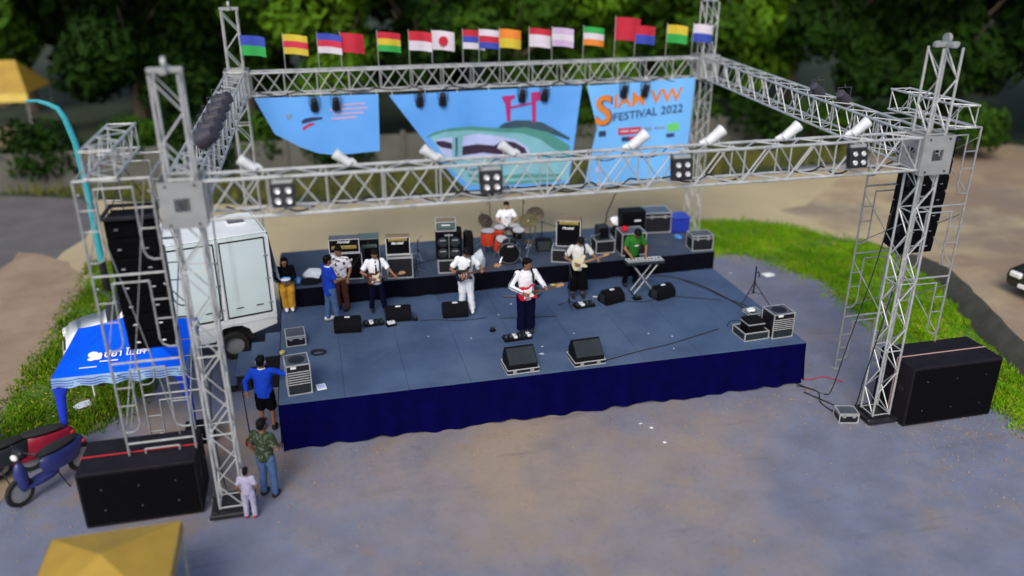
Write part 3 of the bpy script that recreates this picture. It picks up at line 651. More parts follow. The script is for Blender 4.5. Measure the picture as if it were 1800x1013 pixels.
for i, y in enumerate((.2, .95, 1.8, 2.7, 3.6)):
    par(f'large grey-purple par can on the left side truss, {["first", "second", "third", "fourth", "fifth"][i]} from the front', (-.62, y, 6.27), (R(0), R(64), R(-25)), 'par cans on the left side truss', 'par_grey', .16, .4)
for i, y in enumerate((1.5, 2.5)):
    par(f'dark par can on the right side truss, {["nearer", "farther"][i]} of the two', (12.1, y, 6.15), (0, R(-50), R(20)), 'par cans on the right side truss', 'par_grey', .13)

# ------------------------------------------------------------------ banners
def wavy(x, z): return .022*math.sin(x*2.1+z*.7) + .012*math.sin(x*4.6-z*1.3) + .035*max(0, (4.2-z))*math.sin(x*1.4)
def on_banner(bm, y0, off):
    for v in bm.verts: v.co.y = y0 + wavy(v.co.x, v.co.z) - off*1.7
def banner_poly(poly, y0, off, material, name, parent, cuts=2, label=None):
    bm = bmesh.new(); vl = [bm.verts.new((x, 0, z)) for x, z in poly]
    for tri in tessellate_polygon([[V((x, z, 0)) for x, z in poly]]):
        try: bm.faces.new([vl[i] for i in tri])
        except ValueError: pass
    for _ in range(cuts): 
        es = [e for e in bm.edges if e.calc_length() > .22]
        if es: bmesh.ops.subdivide_edges(bm, edges=es, cuts=1); bmesh.ops.triangulate(bm, faces=bm.faces)
    on_banner(bm, y0, off); bmesh.ops.recalc_face_normals(bm, faces=bm.faces)
    me = bpy.data.meshes.new(name); bm.to_mesh(me); bm.free()
    if me.polygons and me.polygons[0].normal.y > 0: me.flip_normals()
    me.materials.append(MATS[material]); me.polygons.foreach_set('use_smooth', [True]*len(me.polygons))
    return link(name, me, parent, label=label)
def banner_text(body, x, z, wdt, hgt, slope, material, parent, y0, off, bold=.0):
    me = text_mesh(body, 1.0, material, 0, 0, bold)
    xs = [v.co.x for v in me.vertices]; ys = [v.co.y for v in me.vertices]; a, b, c, d = min(xs), max(xs), min(ys), max(ys)
    bm = bmesh.new(); bm.from_mesh(me)
    for v in bm.verts:
        u = (v.co.x-a)/(b-a); q = (v.co.y-c)/(d-c); v.co = V((x+u*wdt, 0, z+q*hgt+u*wdt*slope))
    bmesh.ops.triangulate(bm, faces=bm.faces)
    on_banner(bm, y0, off); bm.to_mesh(me); bm.free()
    return link('lettering', me, parent)
YB = 8.93
def hems(t, pts):
    for (x, z) in pts: bar(t, (x, YB-.01, z-.03), (x, YB+.05, z+.14), .006, 'tie_cord', 'white_print', 6)
b1 = thing('hanging_banner', 'pale blue torn-cornered banner hanging at the left of the back truss', 'banner', (0,0,0))
banner_poly([(-.32,5.17),(2.93,5.14),(2.90,4.3),(2.87,3.57),(1.66,3.52),(1.2,3.60),(.75,3.80),(.1,4.19)], YB, 0, 'banner_blue', 'cloth', b1, 4)
banner_poly([(.83,4.51),(.93,4.58),(1.13,4.6),(1.39,4.59),(1.39,4.54),(1.12,4.5),(.84,4.44)], YB, .006, 'print_navy', 'printed_mark', b1)
banner_poly([(.84,4.34),(1.01,4.43),(1.16,4.46),(1.17,4.41),(.98,4.34),(.85,4.25)], YB, .006, 'print_red', 'printed_mark', b1)
banner_poly([(.44,4.7),(.61,4.72),(.57,4.57),(.46,4.58)], YB, .006, 'print_greyblue', 'printed_mark', b1)
for z0, x0, x1 in ((4.86, 1.75, 2.55), (4.74, 1.6, 2.62), (4.62, 1.7, 2.5), (4.5, 1.62, 2.3)): banner_poly([(x0,z0),(x1,z0+.02),(x1,z0+.07),(x0,z0+.05)], YB, .006, 'print_pink', 'printed_line', b1)
hems(b1, [(-.25,5.17),(.6,5.16),(1.4,5.16),(2.2,5.15),(2.88,5.14)])
b2 = thing('hanging_banner', 'wide blue banner printed with a green rounded car and a red gate', 'banner')
banner_poly([(3.21,5.1),(4.6,5.12),(6.2,5.14),(8.74,5.16),(8.6,3.9),(8.40,2.30),(6.8,2.26),(5.35,2.24),(4.99,2.61),(4.1,3.83)], YB, 0, 'banner_blue', 'cloth', b2, 5)
for nm, mt, of, pl in (
    ('printed_gate', 'print_magenta', .010, [(6.34,4.95),(6.74,4.97),(6.74,4.88),(6.62,4.83),(6.61,4.24),(6.5,4.24),(6.46,4.71)]),
    ('printed_gate', 'print_magenta', .010, [(7.22,5.01),(7.49,5.03),(7.49,4.8),(7.37,4.75),(7.37,4.17),(7.26,4.18)]),
    ('printed_gate', 'print_magenta', .012, [(6.60,4.65),(7.30,4.75),(7.30,4.69),(6.60,4.59)]),
    ('printed_hill', 'print_hill', .006, [(6.23,4.04),(6.41,4.18),(6.74,4.25),(7.17,4.23),(7.56,4.15),(7.95,3.93),(8.4,3.66),(8.4,3.58),(7.84,3.8),(7.06,3.98)]),
    ('printed_roof', 'print_green_dk', .008, [(4.16,3.89),(4.4,4.03),(4.87,4.11),(5.45,4.13),(6.2,4.06),(6.63,4.02),(7.06,4.03),(7.73,3.86),(8.06,3.66),(8.41,3.42),(8.41,3.09),(8.07,3.25),(7.51,3.66),(6.96,3.87),(6.2,3.94),(5.4,4.03),(4.71,4.02),(4.29,3.9)]),
    ('printed_body', 'print_teal_lt', .006, [(4.29,3.9),(4.71,4.02),(5.4,4.03),(6.2,3.94),(6.96,3.87),(7.51,3.66),(8.07,3.25),(8.41,3.09),(8.38,2.40),(7.3,2.36),(5.4,2.4),(4.84,2.95)]),
    ('printed_window', 'print_lilac', .010, [(4.4,3.79),(4.66,3.85),(4.93,3.85),(4.92,3.16),(4.79,3.17)]),
    ('printed_land', 'print_plum', .013, [(4.43,3.77),(4.65,3.77),(4.91,3.69),(4.91,3.51),(4.59,3.59),(4.49,3.66)]),  # dark land drawn in the car window
    ('printed_window', 'print_lilac', .010, [(5.25,3.87),(5.66,3.9),(6.2,3.83),(6.74,3.7),(7.1,3.46),(7.19,3.27),(7.13,3.15),(6.19,3.16),(5.17,3.22)]),
    ('printed_land', 'print_plum', .013, [(5.22,3.57),(5.66,3.61),(6.14,3.55),(6.41,3.68),(6.74,3.62),(7.04,3.44),(7.11,3.27),(6.96,3.17),(6.41,3.26),(5.81,3.35),(5.2,3.3)]),
    ('printed_pillar', 'print_hill', .010, [(5.02,3.84),(5.08,3.84),(5.06,3.28),(5.01,3.29)]),
    ('printed_band', 'print_green_dk', .010, [(5.37,2.75),(6.19,2.62),(7.02,2.68),(8.14,2.6),(8.15,2.52),(7.02,2.55),(6.19,2.54),(5.37,2.66)]),
    ('printed_band', 'print_green_dk', .010, [(5.45,2.56),(6.19,2.44),(7.3,2.48),(8.15,2.46),(8.15,2.39),(7.3,2.40),(6.18,2.36),(5.45,2.5)])):
    banner_poly(pl, YB, of, mt, nm, b2, 3)
hems(b2, [(3.3,5.1),(4.2,5.12),(5.1,5.13),(6.0,5.14),(6.9,5.14),(7.8,5.15),(8.65,5.16)])
b3 = thing('hanging_banner', 'tall pale blue banner with orange festival title and sponsor logos', 'banner')
banner_poly([(8.87,5.14),(10.5,5.18),(12.23,5.26),(12.2,3.7),(12.13,2.2),(10.5,2.12),(8.91,2.06),(9.05,3.0),(9.24,3.89)], YB, 0, 'banner_pale', 'cloth', b3, 5)
banner_text('S', 9.19, 3.93, .52, .90, .06, 'print_navy', b3, YB, .006, .03)
banner_text('S', 9.16, 3.96, .50, .88, .06, 'print_orange', b3, YB, .012, .02)
banner_text('IAM VW', 9.74, 4.46, 2.12, .40, .06, 'print_orange', b3, YB, .008, .02)
banner_text('FESTIVAL 2022', 9.73, 4.07, 2.18, .24, .085, 'print_navy', b3, YB, .008, .012)
for mt, pl in (('print_red', [(9.89,3.86),(10.61,3.87),(10.63,3.68),(9.91,3.65)]), ('print_navy', [(9.29,3.8),(9.52,3.81),(9.53,3.64),(9.3,3.63)]),
               ('print_greyblue', [(10.65,3.84),(10.96,3.84),(10.97,3.74),(10.66,3.74)]), ('print_lime', [(11.45,3.9),(11.79,3.95),(11.85,3.72),(11.48,3.67)]),
               ('print_navy', [(10.02,3.59),(10.65,3.61),(10.66,3.47),(10.02,3.46)]), ('print_navy', [(11.43,3.61),(11.69,3.63),(11.72,3.52),(11.46,3.5)]),
               ('print_greyblue', [(11.05,3.83),(11.38,3.84),(11.38,3.78),(11.05,3.77)])): banner_poly(pl, YB, .007, mt, 'printed_logo', b3)
banner_poly([(10.25,3.6),(10.42,3.605),(10.42,3.475),(10.25,3.47)], YB, .012, 'print_red', 'printed_logo', b3)
for x0, x1 in ((9.96, 10.22), (10.28, 10.55)): banner_poly([(x0,3.74),(x1,3.745),(x1,3.79),(x0,3.785)], YB, .012, 'print_fwhite', 'printed_line', b3)
banner_poly([(9.25,2.55),(9.45,2.56),(9.45,2.72),(9.25,2.71)], YB, .007, 'print_lilac', 'printed_logo', b3)
hems(b3, [(8.95,5.14),(9.8,5.16),(10.7,5.19),(11.5,5.22),(12.18,5.25)])

# ------------------------------------------------------------------ flags over the back truss
FLAGS = [(-.26,['fblue','fgreen'],'blue and green'),(.81,['fyellow','red','fyellow'],'yellow with a red band'),(1.68,['fblue','red','fwhite'],'blue red and white'),(2.27,['fred'],'plain red'),(3.24,['fred','fyellow','fgreen'],'red yellow and green'),
         (4.08,['fred','fwhite'],'red over white'),(4.7,['fwhite'],'white with a red disc'),(5.55,['fred','fblue','fwhite'],'red blue and white'),(6.0,['fwhite','fred','fblue'],'white red and blue'),(6.57,['forange','fyellow'],'orange over yellow'),
         (7.42,['fred','fwhite','fwhite'],'red above wide white'),(8.08,['pink','fwhite','pink'],'pink and white'),(9.0,['fgreen','fwhite','forange'],'green white and orange'),(9.94,['fred'],'large bright red'),(10.55,['fred','fblue'],'red over blue'),(11.52,['fyellow','fgreen'],'yellow over green'),(12.33,['fwhite','fblue'],'white over blue')]
for i, (x, cols, lb) in enumerate(FLAGS):
    big = 1.25 if 'large' in lb else 1.0
    t = thing('flag', f'{lb} flag on a short pole above the back truss', 'flag', (x-.25, 9.0, 5.82), group='flags along the back truss')
    bar(t, (0,0,0), (0,0,.98*big), .012, 'pole', 'galvanised')
    hh, ww, ph = .50*big, .62*big, random.uniform(0, 6)
    for k, cn in enumerate(cols):
        z0, z1 = .94*big-hh*(k+1)/len(cols), .94*big-hh*k/len(cols); mb = MB()
        for q in range(9):
            u = q/8; y = .05*u*math.sin(u*6+ph)-.01; dz = -.07*u*u
            mb.v += [(u*ww, y, z0+dz), (u*ww, y, z1+dz)]
        for q in range(8): mb.f.append((2*q, 2*q+2, 2*q+3, 2*q+1))
        mb.build('stripe' if len(cols) > 1 else 'cloth', 'print_'+cn, t, smooth=80)
    if 'disc' in lb: MB().cyl((.31,-.055,.66), (.31,-.045,.66), .13, n=20).build('disc', 'print_fred', t)

# ------------------------------------------------------------------ vehicles, tents, lamp post
def wheel(parent, loc, r=.34, wd=.22):
    wl = link('wheel', shared(('tyre', r), lambda: MB().lathe([(r*.62,-wd/2),(r*.93,-wd/2),(r,-wd*.32),(r,wd*.32),(r*.93,wd/2),(r*.62,wd/2)], 24, Matrix.Rotation(R(90), 4, 'X')).mesh('wheel', 'rubber')), parent, loc)
    link('rim', shared(('rim', r), lambda: MB().lathe([(.05,-wd/2-.004),(r*.3,-wd*.42),(r*.6,-wd*.47),(r*.63,-wd*.3),(r*.63,wd*.3),(.05,wd*.3)], 18, Matrix.Rotation(R(90), 4, 'X')).mesh('rim', 'plate_grey')), wl)
    return wl
# box truck: local -X is forward, near side on -Y
tk = thing('box_truck', 'white box truck parked behind the blue tent, beside the stage stairs', 'truck', (-.12, 4.30, 0), R(14))
BL_, BW, BZ0, BZ1 = 2.25, 1.65, .95, 2.98
MB().cbox(-BL_, 0, .012, BW, BZ0, BZ1, .02).build('cargo_box', 'box_side', tk)
MB().cbox(-BL_-.01, .01, .0, BW+.01, BZ1+.001, BZ1+.03, .012).build('roof', 'white_paint', tk)
for x in (-2.23, -1.12, -.02): MB().box(x-.035, x+.035, -.012, .010, BZ0+.06, BZ1-.05).build('corner_post', 'white_paint', tk)
for x0, x1 in ((-2.16, -1.20), (-1.04, -.10)):
    d = MB().cbox(x0, x1, -.012, .010, BZ0+.14, BZ1-.12, .006).build('side_door', 'box_side', tk)
    for p in ((x0-.02, x0-.003, BZ0+.12, BZ1-.10), (x1+.003, x1+.02, BZ0+.12, BZ1-.10), (x0-.02, x1+.02, BZ1-.116, BZ1-.09), (x0-.02, x1+.02, BZ0+.105, BZ0+.134)):
        MB().box(p[0], p[1], -.016, .008, p[2], p[3]).build('rubber_seal', 'rubber', d)
    for hz in (.35, .95, 1.5): MB().cbox(x1-.04, x1+.07, -.026, -.0125, BZ0+hz-.02, BZ0+hz+.02, .004).build('hinge', 'galvanised', d)
    for hx in (.18, .62): MB().cbox(x0+hx, x0+hx+.16, -.03, -.013, BZ0+.33, BZ0+.35, .004).build('door_handle', 'steel_black', d)
MB().cbox(-2.3, .02, -.012, .06, BZ0-.06, BZ0+.09, .008).build('side_rail', 'white_paint', tk)
v = MB().cbox(-.72, -.28, .75, 1.2, BZ1+.031, BZ1+.06, .01).build('roof_hatch', 'white_print', tk)
MB().cbox(-.68, -.32, .79, 1.16, BZ1+.061, BZ1+.09, .01).build('hatch_lid', 'tolex_grey', v)
for x in (-1.9, -1.3, -.05): MB().box(x-.012, x+.012, .03, BW-.03, BZ1+.031, BZ1+.04).build('roof_rib', 'plate_grey', tk)
MB().cbox(-4.15, .05, .32, .46, .55, .68, .01).cbox(-4.15, .05, 1.18, 1.32, .55, .68, .01).build('chassis', 'steel_black', tk)
# side skirt panels with the wheel arch
sk = [(0,.95),(-2.3,.95),(-2.3,.62),(-1.42,.62),(-1.36,.80),(-1.2,.91),(-1.0,.93),(-.8,.91),(-.64,.80),(-.58,.66),(0,.80)]
MB().add([(x,.0,z-.065) for x, z in sk] + [(x,.03,z-.065) for x, z in sk], [tuple(range(len(sk))), tuple(range(2*len(sk)-1, len(sk)-1, -1))] + [(k, len(sk)+k, len(sk)+(k+1) % len(sk), (k+1) % len(sk)) for k in range(len(sk))]).build('lower_panel', 'white_paint', tk)
MB().cbox(-1.5, -.5, .20, 1.45, .34, .86, .02).build('wheel_well', 'rubber', tk)
wheel(tk, (-1.0, .13, .34)); wheel(tk, (-1.0, BW-.13, .34)); wheel(tk, (-3.75, .13, .34)); wheel(tk, (-3.75, BW-.13, .34))
# cab: side profile extruded with tumblehome
prof = [(-2.32,.62),(-2.32,1.72),(-2.42,1.80),(-2.95,1.80),(-3.10,1.74),(-3.52,1.22),(-4.10,1.10),(-4.36,1.0),(-4.44,.82),(-4.44,.55),(-4.2,.5),(-2.6,.5)]
def extr(prof, y0, y1, tum):
    n = len(prof); vs_ = [(x, y0 + (tum if z > 1.2 else 0), z) for x, z in prof] + [(x, y1 - (tum if z > 1.2 else 0), z) for x, z in prof]
    return vs_, [tuple(range(n)), tuple(range(2*n-1, n-1, -1))] + [(k, n+k, n+(k+1) % n, (k+1) % n) for k in range(n)]
bm = bmesh.new(); vv, ff = extr(prof, .03, BW-.03, .12); vl = [bm.verts.new(p) for p in vv]
for f in ff: bm.faces.new([vl[i] for i in f])
bmesh.ops.recalc_face_normals(bm, faces=bm.faces); bmesh.ops.bevel(bm, geom=[e for e in bm.edges], offset=.06, segments=3, affect='EDGES', clamp_overlap=True)
me = bpy.data.meshes.new('cab'); bm.to_mesh(me); bm.free(); me.polygons.foreach_set('use_smooth', [True]*len(me.polygons)); me.materials.append(MATS['white_paint']); cab = link('cab', me, tk)
MB().add([(-3.12,.22,1.70),(-3.12,BW-.22,1.70),(-3.50,BW-.16,1.25),(-3.50,.16,1.25)], [(0,1,2,3)], Matrix.Translation((-.022,0,.02))).build('windscreen', 'glass_dark', tk)
MB().add([(-2.5,.142,1.26),(-3.32,.142,1.26),(-3.0,.142,1.66),(-2.5,.142,1.66)], [(0,1,2,3)], Matrix.Translation((0,-.02,0))).build('side_window', 'glass_dark', tk)
for y in (.2, BW-.2): MB().cbox(-4.46, -4.34, y-.13, y+.13, .78, .93, .03).build('headlight', 'lamp_clear', tk)
MB().cbox(-4.52, -4.36, .06, BW-.06, .46, .62, .03).build('bumper', 'plate_grey', tk)
MB().cbox(-4.455, -4.435, .42, BW-.42, .68, .86, .008).build('radiator_grille', 'steel_black', tk)
mr = MB().cbox(-3.26, -3.18, -.16, -.02, 1.30, 1.56, .02).cyl((-3.2,-.04,1.34), (-3.2,.12,1.30), .012).build('mirror', 'steel_black', tk)
# tarp hanging on the truck's rear
mb = MB(); 
for i in range(9):
    for j in range(9):
        u, t_ = i/8, j/8; mb.v.append((.035+.22*t_*(.5+.5*u)+.05*math.sin(u*12+t_*2)*t_, .05+1.1*u, 2.9-1.15*t_+.05*math.sin(u*9)))
for i in range(8):
    for j in range(8): a = i*9+j; mb.f.append((a, a+1, a+10, a+9))
tp = mb.build('tarpaulin', 'tarp', smooth=80); tp.location = tk.location; tp.rotation_euler = tk.rotation_euler
tag(tp, 'grey-blue tarpaulin hanging over the rear of the white truck', 'tarpaulin')

# blue canopy tent
tt = thing('canopy_tent', 'bright blue canopy tent with white lettering, beside the left scaffold', 'tent', (-2.80, 1.85, 0))
ax, ay, ze, zp = 1.16, 1.10, 1.66, 2.28
def roof_grid(n=10):
    mb = MB(); P = [(-ax,-ay),(ax,-ay),(ax,ay),(-ax,ay)]
    for s_ in range(4):
        a, b = P[s_], P[(s_+1) % 4]; k0 = len(mb.v)
        for i in range(n+1):
            t_ = i/n; z = ze+(zp-ze)*(t_**1.12)
            for j in range(n+1):
                u = j/n; x = (a[0]*(1-u)+b[0]*u)*(1-t_); y = (a[1]*(1-u)+b[1]*u)*(1-t_); sag = -.05*math.sin(u*math.pi)*(1-t_)*t_*2.2
                mb.v.append((x, y, z+sag))
        for i in range(n):
            for j in range(n): q = k0+i*(n+1)+j; mb.f.append((q, q+1, q+n+2, q+n+1))
    return mb
roof_grid().build('roof', 'blue_canvas', tt, smooth=50)
for s_, (a, b) in enumerate((((-ax,-ay),(ax,-ay)), ((ax,-ay),(ax,ay)), ((ax,ay),(-ax,ay)), ((-ax,ay),(-ax,-ay)))):
    mb = MB(); n = 40
    for i in range(n+1):
        u = i/n; x, y = a[0]*(1-u)+b[0]*u, a[1]*(1-u)+b[1]*u; wv = .012*math.sin(u*26); hem = .022*math.sin(u*2*math.pi*6)
        mb.v += [(x*1.005, y*1.005, ze), (x*1.012+wv*(a[1] != b[1]), y*1.012+wv*(a[0] != b[0]), ze-.10), (x*1.015+wv*(a[1] != b[1]), y*1.015+wv*(a[0] != b[0]), ze-.20+hem)]
    for i in range(n): q = 3*i; mb.f += [(q, q+1, q+4, q+3), (q+1, q+2, q+5, q+4)]
    vl = mb.build('valance', 'valance', tt, smooth=80)
    for zz in (.045, .10, .15):
        m2 = MB()
        for i in range(n+1):
            u = i/n; x, y = a[0]*(1-u)+b[0]*u, a[1]*(1-u)+b[1]*u; hem = .014*math.sin(u*2*math.pi*6); k = 1.022
            m2.v += [(x*k, y*k, ze-zz+hem), (x*k, y*k, ze-zz-.014+hem)]
        for i in range(n): q = 2*i; m2.f.append((q, q+1, q+3, q+2))
        m2.build('printed_wave', 'blue_cloth', vl, smooth=80)
for sx in (-1, 1):
    for sy in (-1, 1):
        lg = bar(tt, (sx*(ax-.03), sy*(ay-.03), 0), (sx*(ax-.03), sy*(ay-.03), ze-.02), .018, 'leg', 'white_print')
        if sy == -1: 
            c0 = (sx*(ax-.03), -ay+.03)
            MB().rings([(c0[0],c0[1],.12,.035,.035),(c0[0],c0[1],.7,.06,.045),(c0[0]-sx*.05,c0[1],1.3,.10,.06),(c0[0]-sx*.08,c0[1],ze-.21,.15,.07)], 12).build('leg_curtain', 'blue_cloth', tt)
# front slope lettering and emblem
sl = math.atan2(zp-ze, ay)
def on_slope(me, x, s_, name, parent, lift=.012):
    return link(name, me, parent, (x, -ay+s_*math.cos(sl), ze+s_*math.sin(sl)+lift-.03*0), (sl, 0, 0))
rf = [c for c in tt.children if c.name.startswith('roof')][0]
on_slope(text_mesh('ปยา โมเก', .20, 'white_print', .1, .002, .004), -.30, .36, 'lettering', rf, .004)
on_slope(text_mesh('งรวย', .10, 'white_print', 0, .002, .002), .32, .40, 'lettering', rf, .004)
on_slope(MB().sph((0,0,0), (.10,.075,.004), 14, 5).sph((.07,-.075,0), (.09,.05,.004), 12, 5).sph((-.03,-.10,0), (.07,.035,.004), 12, 5).sph((.12,-.02,0), (.04,.06,.004), 10, 5).mesh('emblem', 'white_print'), -.48, .44, 'emblem', rf, .004)
on_slope(MB().box(-.16,.16,-.012,.012,0,.003).mesh('underline', 'white_print'), -.20, .27, 'underline', rf, .006)
on_slope(MB().box(-.15,.15,-.01,.01,0,.003).mesh('underline', 'white_print'), -.55, .16, 'underline', rf, .010)

# teal lamp post
lp = thing('lamp_post', 'bent teal lamp post leaning out at the far left', 'lamp post', (-4.80, 9.0, 0))
MB().tube([(0,0,.95),(0,0,3.0),(-.05,0,4.2),(-.18,0,4.85),(-.30,0,5.10),(-.5,0,5.22),(-.72,0,5.30)], [.095,.085,.08,.075,.07,.06,.05], 10).build('pole', 'teal_paint', lp)
MB().cyl((0,0,0), (0,0,.95), .10, .095, 12).cyl((0,0,0), (0,0,.03), .2, n=12).build('base_sleeve', 'steel_black', lp)
MB().cbox(-.98,-.70,-.06,.06,5.27,5.34,.02).build('lamp_head', 'teal_paint', lp)

# far yellow stall and near yellow canopy
ys = thing('market_stall', 'yellow-roofed stall far off at the left edge under the trees', 'stall', (-13.4, 30.0, 0), R(-6))
MB().add([(-2.2,-1.5,2.5),(2.2,-1.5,2.5),(2.2,1.5,2.5),(-2.2,1.5,2.5),(-1.4,0,3.8),(1.4,0,3.8)], [(0,1,5,4),(1,2,5),(2,3,4,5),(3,0,4)]).build('roof', 'yellow_canvas', ys, smooth=0)
mat('yellow_pale', (0.75, 0.55, 0.12), 0.6, var=0.08); MB().box(-2.22,2.22,-1.54,-1.50,2.12,2.50).build('valance', 'yellow_pale', ys)
for sx in (-2.1, 2.1):
    for sy in (-1.4, 1.4): bar(ys, (sx,sy,0), (sx,sy,2.48), .04, 'leg', 'galvanised')
MB().cbox(-2.0,2.0,-1.35,-.8,0,.95,.02).build('counter', 'tolex_brown', ys)
yc = thing('canopy_tent', 'yellow canopy top at the bottom left corner in front of the subwoofers', 'tent', (-2.12, -4.52, 0))
MB().add([(-.85,-.9,1.35),(.85,-.9,1.35),(.85,.9,1.35),(-.85,.9,1.35),(0,0,1.68)], [(0,1,4),(1,2,4),(2,3,4),(3,0,4)]).build('roof', 'yellow_canvas', yc, smooth=0)
for a, b in (((-.85,-.9),(.85,-.9)), ((.85,-.9),(.85,.9)), ((.85,.9),(-.85,.9)), ((-.85,.9),(-.85,-.9))):
    MB().add([(a[0]*1.01,a[1]*1.01,1.35),(b[0]*1.01,b[1]*1.01,1.35),(b[0]*1.02,b[1]*1.02,1.2),(a[0]*1.02,a[1]*1.02,1.2)], [(0,3,2,1)]).build('valance', 'yellow_canvas', yc, smooth=0)
for sx in (-.82, .82):
    for sy in (-.87, .87): bar(yc, (sx,sy,0), (sx,sy,1.34), .02, 'leg', 'galvanised')

# parked car at the right edge (its front end shows)
cr = thing('parked_car', 'dark grey-green car at the right edge of the brown dirt yard', 'car', (20.35, 1.75, .50), R(8))
cp = [(-2.0,.25),(-2.05,.55),(-1.95,.72),(-1.0,.86),(-.45,1.30),(.75,1.33),(1.45,.92),(1.95,.86),(2.02,.5),(1.95,.25)]
bm = bmesh.new(); n = len(cp); vl = [bm.verts.new((x, -.82+(.16 if z > .95 else 0), z)) for x, z in cp] + [bm.verts.new((x, .82-(.16 if z > .95 else 0), z)) for x, z in cp]
for f in [tuple(range(n)), tuple(range(2*n-1, n-1, -1))] + [(k, n+k, n+(k+1) % n, (k+1) % n) for k in range(n)]: bm.faces.new([vl[i] for i in f])
bmesh.ops.recalc_face_normals(bm, faces=bm.faces); bmesh.ops.bevel(bm, geom=list(bm.edges), offset=.07, segments=3, affect='EDGES', clamp_overlap=True)
me = bpy.data.meshes.new('body'); bm.to_mesh(me); bm.free(); me.polygons.foreach_set('use_smooth', [True]*len(me.polygons)); me.materials.append(MATS['car_dark']); link('body', me, cr)
for x in (-1.3, 1.3):
    for y in (-.74, .74): wheel(cr, (x, y, .30), .30, .2)
MB().add([(-1.02,-.6,.90),(-.5,-.55,1.27),(-.5,.55,1.27),(-1.02,.6,.90)], [(0,1,2,3)], Matrix.Translation((-.03,0,.03))).build('windscreen', 'glass_dark', cr)
MB().add([(-.85,-.745,.92),(1.2,-.745,.94),(.7,-.668,1.24),(-.42,-.668,1.24)], [(0,1,2,3)], Matrix.Translation((0,-.012,0))).build('side_window', 'glass_dark', cr)
for y in (-.55, .55): MB().cbox(-2.07,-1.93,y-.17,y+.17,.52,.68,.04).build('headlight', 'lamp_clear', cr)
MB().cbox(-2.08,-1.98,-.4,.4,.32,.42,.01).build('number_plate', 'white_print', cr)

def scooter(label, loc, rz, body_mat, seat='rubber'):
    t = thing('motor_scooter', label, 'scooter', loc, rz, 'scooters by the left subwoofers')
    for x in (-.58, .62):
        wl = link('wheel', shared('sc_tyre', lambda: MB().lathe([(.19,-.035),(.25,-.04),(.27,0),(.25,.04),(.19,.035)], 20, Matrix.Rotation(R(90), 4, 'X')).mesh('wheel', 'rubber')), t, (x, 0, .27))
        link('rim', shared('sc_rim', lambda: MB().lathe([(.02,-.03),(.19,-.02),(.19,.02),(.02,.03)], 16, Matrix.Rotation(R(90), 4, 'X')).mesh('rim', 'plate_grey')), wl)
    MB().rings([(.25,0,.34,.34,.10),(.27,0,.5,.42,.13),(.30,0,.62,.44,.13),(.32,0,.68,.38,.11)], 14).sph((-.50,0,.52), (.12,.10,.30), 12, 8).rings([(-.15,0,.26,.32,.12),(-.15,0,.33,.34,.13)], 12).build('fairing', body_mat, t)
    MB().sph((.22,0,.74), (.42,.12,.07), 14, 6).build('seat', seat, t)
    MB().tube([(-.58,.0,.27),(-.52,0,.6),(-.42,0,.95)], .03, 8).build('fork', 'steel_black', t)
    MB().tube([(-.34,-.32,.98),(-.42,-.12,1.0),(-.42,.12,1.0),(-.34,.32,.98)], .016, 6).cbox(-.50,-.38,-.12,.12,.92,1.04,.03).build('handlebar', 'steel_black', t)
    MB().sph((-.53,0,.93), (.05,.08,.06), 10, 6).build('headlight', 'lamp_clear', t); MB().cbox(.66,.74,-.08,.08,.54,.62,.02).build('tail_light', 'lamp_red', t)
    MB().cyl((.1,-.06,.3), (.14,-.25,0), .012, n=6).build('kick_stand', 'steel_black', t)
mat('scooter_red', (0.25, 0.01, 0.03), 0.3, var=0.1); mat('scooter_blue', (0.03, 0.04, 0.18), 0.3, var=0.1); mat('scooter_dark', (0.02, 0.025, 0.03), 0.3, var=0.1)
scooter('dark scooter parked at the left edge of the photo', (-5.0, .05, .012), R(35), 'scooter_dark')
scooter('maroon scooter parked behind the dark one at left', (-4.45, .42, .012), R(20), 'scooter_red')
scooter('dark blue scooter parked against the left subwoofers', (-4.0, -.25, .012), R(50), 'scooter_blue')

